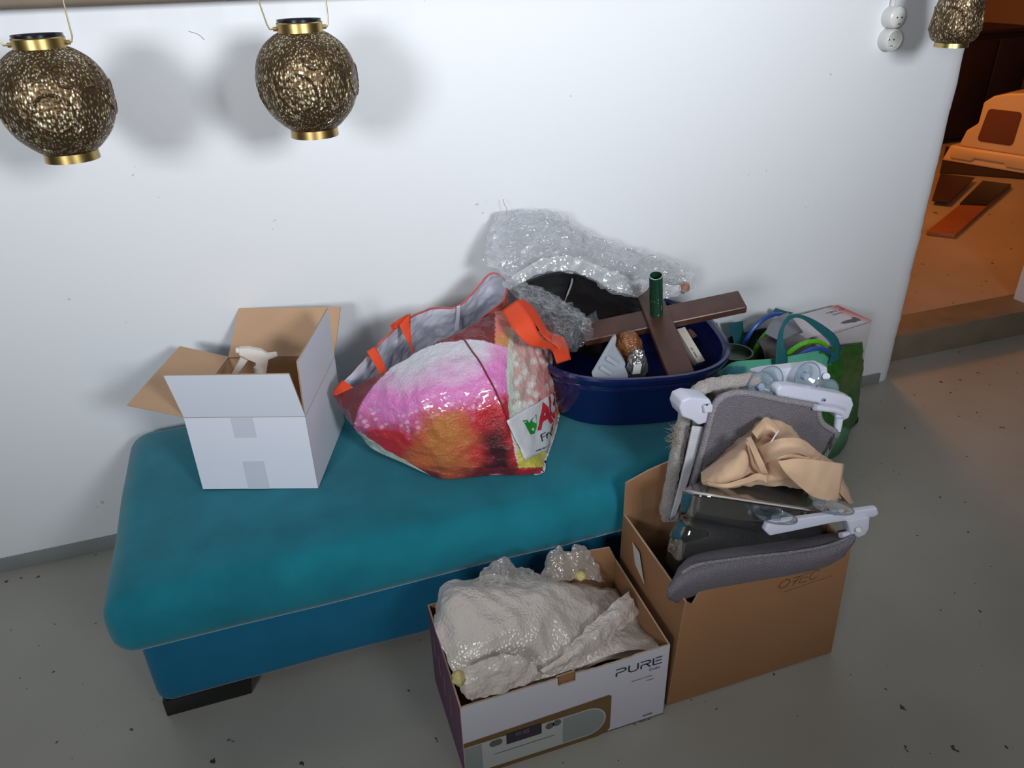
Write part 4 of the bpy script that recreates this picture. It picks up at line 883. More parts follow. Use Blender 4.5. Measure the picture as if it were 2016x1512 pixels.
def cup(p0, rad, nvec, par, depth=.014):
    p0 = np.array(p0, float); n_ = np.array(nvec, float); n_ /= np.linalg.norm(n_); u_ = np.cross(n_, (0, 0, 1.0)); u_ /= np.linalg.norm(u_); v_ = np.cross(u_, n_)
    prof_ = [(rad, 0), (rad*.97, .002), (rad*.75, .006), (rad*.45, .011), (rad*.28, depth), (rad*.26, depth + .008), (0, depth + .009)]
    V = []; n = 32
    for r, h in prof_:
        for j in range(n):
            a = 2*math.pi*j/n; V.append(p0 + r*(math.cos(a)*u_ + math.sin(a)*v_) - n_*h)
    o_ = MB().add(V, [(i*n + j, i*n + (j+1) % n, (i+1)*n + (j+1) % n, (i+1)*n + j) for i in range(len(prof_)-1) for j in range(n)]).build('suction_cup', M_cup, par, smooth=True)
    MB().tube([p0 + rad*(math.cos(a)*u_ + math.sin(a)*v_) for a in np.linspace(0, 2*math.pi, 32, endpoint=False)], .0011, 6, closed=True).build('cup_rim', mat('vinyl_edge', srgb(112, 124, 140), .2) if 'vinyl_edge' not in MATS else MATS['vinyl_edge'], o_, smooth=True)
    MB().tube([p0 - n_*(depth + .006), p0 - n_*.002], rad*.24, 14).build('cup_core', mat('vinyl_core', srgb(150, 162, 186), .25) if 'vinyl_core' not in MATS else MATS['vinyl_core'], o_, smooth=True)
    return o_
cup((1.0882,-0.8660,0.6991), .037, (0, -1, .25), pA); cup((1.1974,-0.8660,0.6886), .037, (0, -1, .25), pA)
MB().tube([(1.2713,-0.8480,0.6664), (1.2825,-0.8360,0.6582)], .009, 14).build('pin', M_wplast, pA, smooth=True)
# mesh perch in front of it
pB = thing('mesh_perch', (1.05, -.87, .2), 'tall grey mesh cat window perch standing upright in the brown carton', 'cat perch')
PB = [(0.8373,-0.9210,0.3318), (0.8694,-0.9210,0.4940), (0.8924,-0.9210,0.6463), (0.9001,-0.9210,0.6949), (0.9172,-0.9210,0.7181), (0.9497,-0.9210,0.7233), (0.9983,-0.9210,0.7119), (1.0866,-0.9210,0.6771), (1.1755,-0.9210,0.6443), (1.1949,-0.9210,0.6344), (1.2059,-0.9210,0.6018), (1.2243,-0.9210,0.5773), (1.2653,-0.9210,0.5471), (1.2576,-0.9210,0.5187), (1.2112,-0.9210,0.4449), (1.2059,-0.9210,0.2572)]
slab('mesh_panel', PB, (0, .018, 0), M_mesh, pB, .004)
MB().tube(crom(PB[1:13], 6), .0075, 10).build('piping', M_pipe, pB, smooth=True)
bb_ = [(1.0817,-0.9080,0.6780), (1.0784,-0.9080,0.6980), (1.0881,-0.9080,0.7070), (1.1203,-0.9080,0.7005), (1.2775,-0.9080,0.6443), (1.3084,-0.9080,0.6278), (1.3195,-0.9080,0.6065), (1.3129,-0.9080,0.5678), (1.2955,-0.9080,0.5627), (1.2742,-0.9080,0.5764), (1.2555,-0.9080,0.6070), (1.1907,-0.9080,0.6325)]
slab('suction_bar', bb_, (0, .03, 0), M_wplast, pB, .007)
MB().tube([(1.1768,-0.9310,0.6424), (1.2352,-0.9290,0.6231), (1.2667,-0.9260,0.6059)], [.008, .008, .0085], 12).build('support_rod', M_wplast, pB, smooth=True)
MB().tube([(1.2769,-0.9110,0.5805), (1.2744,-0.9160,0.5451)], [.011, .0095], 12).build('rod_end', M_wplast, pB, smooth=True)
ribbon('zip_strip', [(1.2632,-0.9280,0.5518), (1.2493,-0.9280,0.5174), (1.2207,-0.9280,0.4471), (1.2046,-0.9280,0.4037)], [(1.2751,-0.9280,0.5461), (1.2599,-0.9280,0.5103), (1.2324,-0.9280,0.4426), (1.2169,-0.9280,0.3957)], mat('zip_grey', srgb(120, 120, 124), .6, voro=(300, .6)), pB, n=5, thick=.004)
MB().tube([(1.2562,-0.9360,0.5402), (1.2500,-0.9360,0.5266), (1.2483,-0.9360,0.5058)], [.004, .003, .002], 8).build('zip_pull', M_chrome, pB, smooth=True)
for px_ in ((1.2176,-0.9120,0.6447), (1.1065,-0.9120,0.6736)): MB().lathe([(0, -.002), (.005, -.002), (.004, .002), (0, .003)], 12, px_).build('screw', M_chrome, pB, smooth=True)
cup((1.2572,-0.8760,0.6344), .037, (.05, -1, .2), pB); cup((1.0515,-0.8860,0.7003), .037, (0, -1, .35), pB)
# clear plastic drum with a flat lid
M_clear = film('smoky_clear_plastic', srgb(56, 58, 54), .52, .05, bump=(5, .12), base=.5)
M_clear_lid = film('clear_lid_plastic', srgb(150, 142, 132), .25, .09, bump=(5, .1), base=.6)
cl = thing('clear_container', (.96, -1.0, .3), 'large smoky clear plastic container with folded rim inside the brown carton', 'container')
CB = [[(0.785,-1.010,0.555),(0.790,-1.055,0.577),(0.838,-1.075,0.570),(0.944,-1.080,0.528),(1.065,-1.075,0.474),(1.160,-1.050,0.417)],
[(0.783,-1.010,0.500),(0.788,-1.055,0.522),(0.843,-1.075,0.510),(0.954,-1.080,0.462),(1.078,-1.075,0.404),(1.173,-1.050,0.350)],
[(0.785,-1.000,0.462),(0.796,-1.040,0.480),(0.855,-1.060,0.466),(0.972,-1.065,0.415),(1.099,-1.060,0.355),(1.191,-1.040,0.305)],
[(0.767,-1.000,0.415),(0.779,-1.050,0.429),(0.852,-1.070,0.401),(0.975,-1.075,0.352),(1.103,-1.070,0.292),(1.195,-1.050,0.246)],
[(0.771,-0.990,0.328),(0.787,-1.040,0.334),(0.871,-1.060,0.293),(0.999,-1.065,0.239),(1.129,-1.060,0.191),(1.224,-1.040,0.141)],
[(0.810,-0.970,0.216),(0.830,-1.010,0.212),(0.904,-1.030,0.171),(1.039,-1.035,0.111),(1.177,-1.030,0.058),(1.272,-1.010,0.024)]]
CBg = patch(CB, 8, 8); CBg[:, :, 2] = np.maximum(CBg[:, :, 2], .02)
sheet('container_body', CBg, M_clear, cl, .003)
LID = [[(0.883,-0.940,0.506),(0.947,-0.920,0.482),(1.037,-0.920,0.453),(1.133,-0.920,0.412),(1.223,-0.930,0.379),(1.300,-0.940,0.349)],
[(0.823,-0.980,0.535),(0.870,-1.000,0.534),(0.962,-1.000,0.501),(1.067,-1.000,0.455),(1.163,-1.000,0.414),(1.229,-1.000,0.384)],
[(0.785,-1.012,0.555),(0.837,-1.077,0.570),(0.902,-1.080,0.545),(0.999,-1.082,0.506),(1.078,-1.077,0.469),(1.158,-1.052,0.417)]]
sheet('lid', patch(LID, 8, 8), M_clear_lid, cl, .003)
MB().tube(crom([(0.7845,-1.0130,0.5568), (0.7881,-1.0570,0.5799), (0.8354,-1.0790,0.5733), (0.9406,-1.0840,0.5318), (1.0613,-1.0790,0.4777), (1.1556,-1.0540,0.4210)], 6), .0022, 8).build('folded_rim', mat('rim_plastic', srgb(190, 188, 184), .15), cl, smooth=True)
# folded perch lying along the front
pC = thing('folded_perch', (.96, -1.11, .35), 'folded grey mesh cat perch resting along the front rim of the brown carton', 'cat perch')
PC_t = [(0.7800,-1.0850,0.4238), (0.8235,-1.0850,0.4266), (0.8765,-1.0850,0.4223), (0.9590,-1.0850,0.4078), (1.0447,-1.0850,0.3912), (1.1328,-1.0850,0.3774), (1.1954,-1.0850,0.3714)]
PCg = [[(0.766,-1.060,0.371),(0.800,-1.060,0.397),(0.869,-1.060,0.395),(0.953,-1.060,0.382),(1.068,-1.060,0.363),(1.173,-1.060,0.349),(1.237,-1.060,0.346)],
[(0.728,-1.105,0.395),(0.763,-1.105,0.425),(0.837,-1.105,0.427),(0.918,-1.105,0.413),(1.030,-1.105,0.392),(1.131,-1.105,0.382),(1.203,-1.105,0.382)],
[(0.695,-1.132,0.394),(0.732,-1.136,0.428),(0.817,-1.136,0.432),(0.895,-1.136,0.422),(1.006,-1.136,0.399),(1.097,-1.136,0.389),(1.179,-1.132,0.401)],
[(0.695,-1.122,0.374),(0.752,-1.130,0.392),(0.826,-1.130,0.385),(0.906,-1.130,0.374),(1.018,-1.130,0.357),(1.103,-1.130,0.352),(1.161,-1.128,0.366)],
[(0.741,-1.090,0.316),(0.788,-1.100,0.331),(0.866,-1.100,0.322),(0.950,-1.100,0.311),(1.050,-1.100,0.299),(1.138,-1.100,0.293),(1.194,-1.100,0.308)]]
sheet('mesh_panel', patch(PCg, 8, 8), M_mesh, pC, .008)
stitch = [(0.7210,-1.1340,0.4403), (0.7522,-1.1355,0.4532), (0.8154,-1.1355,0.4462), (0.8941,-1.1355,0.4334), (1.0035,-1.1355,0.4129), (1.1019,-1.1355,0.4025), (1.1709,-1.1300,0.4047)]
MB().tube(crom(stitch, 6), .0035, 8).build('stitched_edge', mat('stitch_grey', srgb(138, 134, 138), .7, voro=(300, .9)), pC, smooth=True)
bc = [(0.9312,-1.1200,0.4820), (0.9364,-1.1200,0.4990), (0.9626,-1.1200,0.4986), (1.0840,-1.1200,0.4814), (1.2172,-1.1200,0.4632), (1.2408,-1.1200,0.4611), (1.2503,-1.1200,0.4406), (1.2391,-1.1200,0.4332), (1.1180,-1.1200,0.4513), (1.0068,-1.1200,0.4585), (0.9474,-1.1200,0.4629)]
slab('suction_bar', bc, (0, .016, 0), M_wplast, pC, .005)
hinge = [(1.1501,-1.1280,0.4541), (1.2172,-1.1280,0.4469), (1.2235,-1.1280,0.4090), (1.2162,-1.1280,0.3913), (1.1963,-1.1280,0.3896), (1.1724,-1.1280,0.4058)]
slab('hinge_bracket', hinge, (0, .03, 0), M_wplast, pC, .006)
MB().tube([(1.1809,-1.1360,0.4261), (1.1920,-1.1260,0.4151)], .0058, 14).build('screw', M_chrome, pC, smooth=True)
MB().tube([(1.1488,-1.1200,0.4064), (1.1756,-1.1180,0.4031)], .007, 12).build('rod_end', M_wplast, pC, smooth=True)
cup((0.9676,-1.1050,0.5015), .045, (.2, .25, 1), pC, .008); cup((1.1231,-1.1050,0.4841), .045, (.2, .25, 1), pC, .008)

# ------------------------------------------------------------------ crumpled beige cloth
M_cloth = mat('beige_cotton', srgb(212, 178, 148), .85, bump=(240, .25, .002), vary=(6, .04), sheen=.15)
ct = thing('cloth_bag', (1.05, -.95, .5), 'crumpled beige cotton tote bag thrown on top of the brown carton contents', 'cloth bag')
C1 = [[(0.896,-0.930,0.530),(0.940,-0.925,0.564),(0.992,-0.920,0.598),(1.039,-0.920,0.630),(1.106,-0.920,0.609),(1.160,-0.920,0.553),(1.224,-0.920,0.491),(1.289,-0.920,0.441)],
[(0.841,-0.990,0.566),(0.881,-1.015,0.614),(0.930,-1.015,0.640),(0.998,-0.960,0.606),(1.054,-0.960,0.602),(1.079,-1.000,0.612),(1.151,-0.990,0.550),(1.269,-0.960,0.456)],
[(0.826,-1.020,0.570),(0.858,-1.060,0.608),(0.920,-1.045,0.600),(0.994,-0.985,0.556),(0.998,-1.040,0.612),(1.055,-1.040,0.598),(1.131,-1.030,0.544),(1.269,-0.980,0.431)],
[(0.847,-1.015,0.554),(0.887,-1.040,0.561),(0.960,-1.015,0.541),(0.995,-1.030,0.550),(1.025,-1.045,0.550),(1.092,-1.030,0.514),(1.155,-1.030,0.479),(1.293,-0.990,0.374)],
[(0.870,-0.990,0.530),(0.917,-1.010,0.531),(0.988,-1.000,0.510),(1.015,-1.020,0.512),(1.059,-1.020,0.501),(1.123,-1.010,0.467),(1.198,-1.000,0.424),(1.311,-0.970,0.348)]]
B = wrinkle(patch(C1, 12, 12), .004, 18, 4, crease=.008, cfreq=15)
sheet('cloth_body', B, M_cloth, ct, .0025)
def cl_part(nm, g, cr=.003, sd=1, n=8): return sheet(nm, wrinkle(patch(g, n, n), .002, 20, sd, crease=cr, cfreq=22), M_cloth, ct, .002)
cl_part('cloth_flap', [[(0.979,-1.065,0.622),(1.028,-1.070,0.621),(1.097,-1.065,0.595),(1.192,-1.040,0.546)],
[(0.996,-1.075,0.594),(1.040,-1.080,0.586),(1.105,-1.070,0.558),(1.187,-1.050,0.512)],
[(1.045,-1.075,0.542),(1.082,-1.075,0.527),(1.133,-1.070,0.504),(1.188,-1.050,0.467)],
[(1.092,-1.070,0.498),(1.115,-1.070,0.486),(1.149,-1.065,0.467),(1.185,-1.050,0.440)]], .002, 3)
cl_part('cloth_strap', [[(0.960,-1.015,0.630),(0.967,-1.040,0.657),(0.986,-1.060,0.677),(1.034,-1.060,0.664),(1.101,-1.030,0.608),(1.168,-0.990,0.544)],
[(0.965,-1.025,0.613),(0.962,-1.060,0.649),(0.980,-1.075,0.665),(1.023,-1.075,0.656),(1.090,-1.040,0.601),(1.155,-1.000,0.542)],
[(0.981,-1.020,0.584),(0.982,-1.050,0.619),(0.997,-1.065,0.636),(1.033,-1.065,0.630),(1.096,-1.030,0.579),(1.156,-0.995,0.527)]], .001, 6)
cl_part('cloth_hood', [[(0.967,-0.980,0.650),(0.997,-0.960,0.651),(1.027,-0.945,0.656),(1.043,-0.955,0.643),(1.051,-0.970,0.632)],
[(0.969,-0.995,0.643),(0.991,-0.980,0.645),(1.013,-0.970,0.644),(1.027,-0.975,0.639),(1.034,-0.985,0.631)],
[(0.986,-0.980,0.616),(1.011,-0.960,0.612),(1.032,-0.950,0.609),(1.045,-0.955,0.607),(1.048,-0.965,0.603)]], .001, 8)
cl_part('cloth_fold', [[(0.929,-1.015,0.664),(0.923,-1.040,0.657),(0.931,-1.050,0.632),(0.946,-1.050,0.601),(0.965,-1.040,0.572)],
[(0.947,-1.005,0.659),(0.945,-1.030,0.645),(0.949,-1.045,0.630),(0.959,-1.050,0.607),(0.977,-1.045,0.576)]], .001, 9)
cl_part('cloth_hem', [[(0.824,-1.030,0.583),(0.854,-1.065,0.594),(0.909,-1.060,0.593),(0.945,-1.050,0.588),(0.974,-1.050,0.572)],
[(0.829,-1.035,0.577),(0.857,-1.070,0.586),(0.916,-1.060,0.577),(0.949,-1.055,0.573),(0.970,-1.055,0.557)]], .001, 11)
cl_part('cloth_hem', [[(1.235,-0.990,0.462),(1.253,-0.995,0.433),(1.280,-0.995,0.394),(1.302,-0.990,0.365)],
[(1.205,-1.010,0.460),(1.220,-1.015,0.440),(1.248,-1.015,0.407),(1.269,-1.010,0.385)]], .001, 12)
MB().obox((0.9405,-1.0800,0.6891), np.array((0.9616,-1.0700,0.7038)) - np.array((0.9405,-1.0800,0.6891)), (.005, 0, .003), (0, .0015, 0)).build('care_tag', mat('tag_white', srgb(222, 220, 228), .5), ct)

# ================================================================== radio carton full of bubble wrap
M_purple = mat('purple_card', srgb(100, 58, 88), .5, bump=(30, .05))
M_white_gl = mat('white_gloss_card', srgb(198, 196, 206), .4)
rx0, rx1, ry0, ry1 = .214, .706, -1.14, -.855
rc = thing('radio_carton', (.46, -1.0, 0), 'low white radio carton with torn top rim, stuffed with bubble wrap', 'box')
tops = [(rx1, .236)]
xs = sorted(list(np.linspace(rx1 - .012, rx0 + .012, 40)) + [.4329, .4331, .4749, .4751], reverse=True)
for x in xs:
    z = .236
    if .40 < x < .62: z -= .004*abs(noise.noise(Vector((x*60, 1, 2)))) + .003*(x > .5)
    if .433 < x < .475: z = .212
    tops.append((x, z))
tops.append((rx0, .234))
flat('front_panel', [(rx0, ry0, .002), (rx1, ry0, .002)] + [(x, ry0, z) for x, z in tops], (0, -1, 0), .004, [M_white_gl, M_kraft_in, M_edge], rc)
flat('left_panel', [(rx0 - .0006, ry0 + .001, .002), (rx0 - .0006, ry1, .002), (rx0 - .0006, ry1, .262), (rx0 - .0006, ry0 + .001, .234)], (-1, 0, 0), .004, [M_purple, M_kraft_in, M_edge], rc)
flat('right_panel', [(rx1 + .0006, ry0 + .001, .002), (rx1 + .0006, ry1, .002), (rx1 + .0006, ry1, .252), (rx1 + .0006, ry0 + .001, .236)], (1, 0, 0), .004, [M_white_gl, M_kraft_in, M_edge], rc)
flat('back_panel', [(rx0, ry1, .002), (rx1, ry1, .002), (rx1, ry1, .252), (rx1 - .02, ry1, .298), (rx1 - .16, ry1, .312), (rx1 - .19, ry1, .262), (rx0, ry1, .262)], (0, 1, 0), .004, [M_white_gl, M_kraft_in, M_edge], rc)
flat('bottom_panel', [(rx0, ry0, .003), (rx1, ry0, .003), (rx1, ry1, .003), (rx0, ry1, .003)], (0, 0, -1), .003, [M_white_gl, M_kraft_in, M_edge], rc)
yf = ry0 - .0005
flat('tear_tab', [(.433, ry0 + .006, .19), (.475, ry0 + .006, .19), (.476, ry0 + .006, .236), (.432, ry0 + .006, .234)], (0, -1, 0), .003, [M_kraft, M_kraft_in, M_edge], rc)
def rpoly(nm, pts, m, lay): return MB().add([(x, yf - .0003*lay, z) for x, z in pts], [tuple(range(len(pts)))]).build(nm, m, rc)
def rr(xa, za, xb, zb, r, n=6, corners='all'):
    out = []
    for cx, cz, a0 in ((xb - r, za + r, -90), (xb - r, zb - r, 0), (xa + r, zb - r, 90), (xa + r, za + r, 180)):
        for t in range(n + 1): a = math.radians(a0 + 90*t/n); out.append((cx + r*math.cos(a), cz + r*math.sin(a)))
    return out
M_bwood = mat('print_walnut', srgb(108, 84, 48), .4, vary=(6, .1)); M_rad = mat('print_radio', srgb(176, 180, 176), .4); M_grl = mat('print_grille', srgb(140, 146, 144), .5, voro=(700, .2)); M_disp = mat('print_display', srgb(46, 40, 54), .3); M_knob = mat('print_knob', srgb(92, 92, 90), .3)
BR = (0.5650,-1.1400,0.1322); BRb = (0.5652,-1.1400,0.0020); BL = (0.2160,-1.1400,0.1511)
zt = BR[2]; zb = BRb[2]; xr = BR[0]
zt2 = BL[2]
rpoly('radio_case_print', [(rx0 + .0005, zb - .006), (xr - .035, zb - .003), (xr - .006, zb + .006), (xr, zb + .016), (xr, zt - .006), (xr - .006, zt), (xr - .05, zt - .002), (rx0 + .0005, zt - .012)], M_bwood, 1)
zA = zt - .026; zB = zb + .012; xe = xr - .012; rR = (zA - zB)/2
pl = [(rx0 + .0005, zB), (xe - rR, zB)] + [(xe - rR + rR*math.cos(a), (zA + zB)/2 + rR*math.sin(a)) for a in np.linspace(-math.pi/2, math.pi/2, 20)] + [(rx0 + .0005, zA)]
rpoly('radio_face_print', pl, M_rad, 2)
gx0 = (0.4456,-1.1400,0.1256)[0]
rG = rR - .004
rpoly('speaker_print', [(gx0, zB + .004), (xe - rR, zB + .004)] + [(xe - rR + rG*math.cos(a), (zA + zB)/2 + rG*math.sin(a)) for a in np.linspace(-math.pi/2, math.pi/2, 20)] + [(gx0, zA - .004)], M_grl, 3)
gx1 = (0.2542,-1.1400,0.0928)[0]
rpoly('speaker_print', [(rx0 + .001, zB + .004), (gx1, zB + .004), (gx1, zA - .003), (rx0 + .001, zA - .003)], M_grl, 3)
d0 = (0.3111,-1.1400,0.0748); d1 = (0.3945,-1.1400,0.1107)
rpoly('display_print', rr(d0[0], d0[2], d1[0], d1[2], .003), M_disp, 3)
lettering('display_digits', '10:45', lambda x, y: (d0[0] + .022 + x, yf - .0014, d0[2] + (d1[2] - d0[2])*.55 + y), .011, .0014, mat('print_digit', srgb(130, 124, 138), .4), rc)
for kp in ((0.2822,-1.1400,0.0917), (0.4139,-1.1400,0.0917), (0.4311,-1.1400,0.0944)):
    rpoly('knob_print', [(kp[0] + .0105*math.cos(a), kp[2] + .0105*math.sin(a)) for a in np.linspace(0, 2*math.pi, 20, endpoint=False)], M_knob, 3)
kp = (0.2916,-1.1400,0.0925); rpoly('knob_print', [(kp[0] + .0105*math.cos(a), kp[2] + .0105*math.sin(a)) for a in np.linspace(0, 2*math.pi, 20, endpoint=False)], M_knob, 4)
s0 = (0.2820,-1.1400,0.0553); s1 = (0.4250,-1.1400,0.0553)
rpoly('slot_print', [(s0[0], s0[2] - .0008), (s1[0], s1[2] - .0008), (s1[0], s1[2] + .0008), (s0[0], s0[2] + .0008)], M_ink_k, 3)
p0 = (0.5740,-1.1400,0.1870); p1 = (0.6863,-1.1400,0.1852)
hc = .0215; sw = (p1[0] - p0[0]) / 3.75
lettering('brand_lettering', 'PURE', lambda x, y: (p0[0] + x*sw, yf - .0012, p0[2] + y*hc + .0), 1, .12, M_ink_k, rc, gap=.27)
e0 = (0.6575,-1.1400,0.1717)
sm = mat('print_grey', srgb(96, 94, 104), .5)
lettering('small_print', 'Evoke', lambda x, y: (e0[0] + x, yf - .0012, e0[2] + y), .0075, .0011, sm, rc)
for i_, (a_x, b_x, zz_) in enumerate(((1243, 1297, 1337), (1270, 1297, 1335))):
    q0 = (0.6137,-1.1400,0.1526); q1 = (0.6834,-1.1400,0.1546); q2 = (0.6519,-1.1400,0.1404)
l0 = (q0, q2)[0]
lettering('small_print', 'sunmu nacmu sumnoau', lambda x, y: (q0[0] + x, yf - .0012, q0[2] + y), .0042, .0006, sm, rc, gap=.2)
lettering('small_print', 'muonsna', lambda x, y: (q2[0] + x, yf - .0012, q2[2] + y), .0042, .0006, sm, rc, gap=.2)
q3 = (0.6506,-1.1400,0.0183); q4 = (0.6421,-1.1400,0.0039)
lettering('small_print', 'suoms', lambda x, y: (q3[0] + x, yf - .0012, q3[2] + y), .0075, .0012, sm, rc)
lettering('small_print', 'nauco mu', lambda x, y: (q4[0] + x, yf - .0012, q4[2] - .004 + y), .0055, .0009, sm, rc)
M_wh = mat('print_white', srgb(176, 160, 178), .5)
for i_, yy in enumerate((-.90, -.945, -.99, -1.04)):
    lettering('side_print', 'suoman', lambda x, y: (rx0 - .0016, yy - y, .20 - .012*i_ - x), .016, .0022, M_wh, rc)
# bubble wrap
M_bub = film('bubble_wrap_film', srgb(222, 212, 204), .22, .30, bump=(30, .25), voro=(130, .35), base=.93)
M_bub2 = film('bubble_wrap_thin', srgb(216, 208, 200), .60, .2, bump=(30, .4), voro=(130, .4), base=.75)
M_fill = mat('foam_filling', srgb(206, 196, 186), .7, bump=(20, .3))
bw = thing('bubble_wrap', (.46, -1.0, .2), 'bundle of whitish bubble wrap bulging out of the white radio carton', 'bubble wrap')
BW = [[(0.222,-0.885,0.288),(0.266,-0.880,0.335),(0.349,-0.870,0.320),(0.451,-0.870,0.292),(0.544,-0.870,0.249),(0.641,-0.870,0.200),(0.707,-0.870,0.164)],
[(0.208,-0.950,0.315),(0.255,-0.950,0.360),(0.338,-0.950,0.356),(0.439,-0.940,0.326),(0.528,-0.940,0.291),(0.627,-0.930,0.233),(0.712,-0.920,0.166)],
[(0.203,-1.020,0.324),(0.248,-1.020,0.354),(0.328,-1.020,0.355),(0.420,-1.010,0.337),(0.510,-1.000,0.296),(0.613,-0.990,0.235),(0.717,-0.980,0.163)],
[(0.211,-1.060,0.301),(0.246,-1.080,0.332),(0.314,-1.080,0.344),(0.398,-1.070,0.326),(0.490,-1.050,0.288),(0.596,-1.040,0.231),(0.722,-1.030,0.159)],
[(0.220,-1.090,0.276),(0.246,-1.110,0.280),(0.314,-1.110,0.284),(0.392,-1.100,0.266),(0.475,-1.100,0.257),(0.579,-1.090,0.231),(0.707,-1.080,0.186)],
[(0.225,-1.110,0.242),(0.244,-1.128,0.234),(0.312,-1.128,0.234),(0.388,-1.125,0.231),(0.473,-1.122,0.226),(0.573,-1.118,0.231),(0.694,-1.115,0.210)]]
A = patch(BW, 12, 12)
sheet('film_sheet', wrinkle(A, .008, 14, 2, crease=.008, cfreq=14), M_bub, bw)
B = A.copy(); B[:, :, 2] -= .022; B[:, :, :2] += (A[:, :, :2].mean((0, 1)) - A[:, :, :2])*.06
sheet('inner_bundle', wrinkle(B, .006, 10, 6), M_fill, bw)
def wisp(g, sd, nm='film_tail', m=None, am=.006): return sheet(nm, crumple(wrinkle(patch(g, 10, 10), .004, 20, sd, crease=.008, cfreq=24), am, 40, sd), m or M_bub2, bw, smooth=True)
wisp([[(0.508,-0.865,0.302),(0.527,-0.860,0.336),(0.547,-0.860,0.347),(0.572,-0.860,0.317),(0.594,-0.860,0.340),(0.629,-0.860,0.305),(0.647,-0.860,0.274)],
[(0.500,-0.880,0.288),(0.521,-0.885,0.310),(0.544,-0.885,0.314),(0.567,-0.885,0.301),(0.591,-0.885,0.304),(0.628,-0.880,0.277),(0.652,-0.875,0.248)],
[(0.494,-0.900,0.275),(0.516,-0.905,0.280),(0.540,-0.905,0.277),(0.563,-0.905,0.270),(0.590,-0.905,0.264),(0.627,-0.900,0.245),(0.667,-0.890,0.218)]], 3)
wisp([[(0.343,-0.870,0.333),(0.370,-0.865,0.346),(0.396,-0.865,0.356),(0.421,-0.865,0.352),(0.440,-0.865,0.314),(0.463,-0.865,0.311),(0.479,-0.865,0.289)],
[(0.331,-0.890,0.336),(0.362,-0.890,0.341),(0.387,-0.890,0.343),(0.413,-0.890,0.338),(0.434,-0.890,0.318),(0.457,-0.890,0.311),(0.479,-0.885,0.286)],
[(0.320,-0.920,0.338),(0.353,-0.920,0.336),(0.377,-0.920,0.334),(0.402,-0.920,0.331),(0.423,-0.920,0.319),(0.446,-0.920,0.312),(0.475,-0.910,0.290)]], 7)
wisp([[(0.577,-0.950,0.276),(0.653,-0.920,0.215),(0.722,-0.900,0.147),(0.765,-0.900,0.087)],
[(0.575,-1.000,0.258),(0.639,-0.980,0.208),(0.717,-0.950,0.134),(0.765,-0.940,0.077)],
[(0.572,-1.050,0.242),(0.635,-1.030,0.199),(0.708,-1.000,0.134),(0.768,-0.990,0.084)],
[(0.562,-1.100,0.240),(0.612,-1.090,0.219),(0.676,-1.070,0.188),(0.737,-1.050,0.144)]], 11, 'film_sheet')
wisp([[(0.395,-1.130,0.269),(0.451,-1.115,0.278),(0.524,-1.070,0.279),(0.611,-1.020,0.277),(0.689,-0.970,0.253)],
[(0.402,-1.142,0.267),(0.466,-1.135,0.280),(0.544,-1.095,0.278),(0.620,-1.050,0.270),(0.688,-1.000,0.243)],
[(0.416,-1.130,0.238),(0.489,-1.125,0.251),(0.573,-1.090,0.237),(0.640,-1.050,0.230),(0.707,-1.000,0.203)]], 14, 'film_roll', M_bub, .003)
wisp([[(0.230,-1.125,0.326),(0.267,-1.125,0.341),(0.311,-1.125,0.339),(0.355,-1.125,0.319),(0.389,-1.125,0.278)],
[(0.231,-1.137,0.293),(0.266,-1.140,0.305),(0.310,-1.140,0.303),(0.355,-1.138,0.287),(0.393,-1.135,0.259)],
[(0.242,-1.135,0.237),(0.269,-1.138,0.241),(0.314,-1.138,0.241),(0.361,-1.136,0.242),(0.403,-1.132,0.239)]], 18, 'film_sheet', M_bub, .003)
yb = (0.2255,-1.1000,0.2773)
link('yellow_foam', blob(yb, (.016, .014, .016), .3, 2, 3, 3), mat('yellow_foam_mat', srgb(206, 188, 128), .8), bw, True)
link('yellow_foam', blob((0.5892,-0.9000,0.2702), (.014, .012, .012), .35, 2, 8, 3), MATS['yellow_foam_mat'], bw, True)

# ================================================================== next room: litter box, mats, dark furniture
M_litter = mat('litter_box_plastic', srgb(236, 206, 160), .35)
M_ldoor = mat('smoked_door', srgb(120, 74, 54), .25)
zf = .126
lb = thing('litter_box', (5.5, 2.35, zf), 'white hooded cat litter box with smoked flap door in the next room', 'litter box')
ld = np.array((5.3178,2.0608,0.1600)) - np.array((5.1886,2.4487,0.1600)); ld[2] = 0; Wl_ = .50; ld /= np.linalg.norm(ld); lbk = np.array((-ld[1], ld[0], 0))
L0 = np.array((5.1755,2.4358,0.1600)); L0[2] = zf + .012
def lpt(x, y, z): return L0 + ld*x + lbk*y + np.array((0, 0, z))
def frustum(nm, x0_, x1_, y0_, y1_, z0_, x2_, x3_, y2_, y3_, z1_, m, par, bev=.02):
    v = [lpt(x0_, y0_, z0_), lpt(x1_, y0_, z0_), lpt(x1_, y1_, z0_), lpt(x0_, y1_, z0_), lpt(x2_, y2_, z1_), lpt(x3_, y2_, z1_), lpt(x3_, y3_, z1_), lpt(x2_, y3_, z1_)]
    return MB().add(v, [(0, 3, 2, 1), (4, 5, 6, 7), (0, 1, 5, 4), (1, 2, 6, 5), (2, 3, 7, 6), (3, 0, 4, 7)]).build(nm, m, par, bevel=bev, seg=4)
frustum('lower_pan', -.09, .62, -.02, .42, 0, -.06, .60, .0, .42, .12, M_litter, lb)
hood = MB()
hp = [(.0, .12), (.03, .24), (.10, .30), (.10, .45), (.16, .50), (.26, .53), (.36, .54), (.46, .53), (.52, .46), (.53, .30), (.56, .22), (.58, .12)]
dr = []
for cx, cz, a0 in ((.35, .205, -90), (.355, .385, 0), (.175, .385, 90), (.155, .205, 180)):
    for t in range(6): a = math.radians(a0 + 18*t); dr.append((cx + .028*math.cos(a), cz + .028*math.sin(a)))
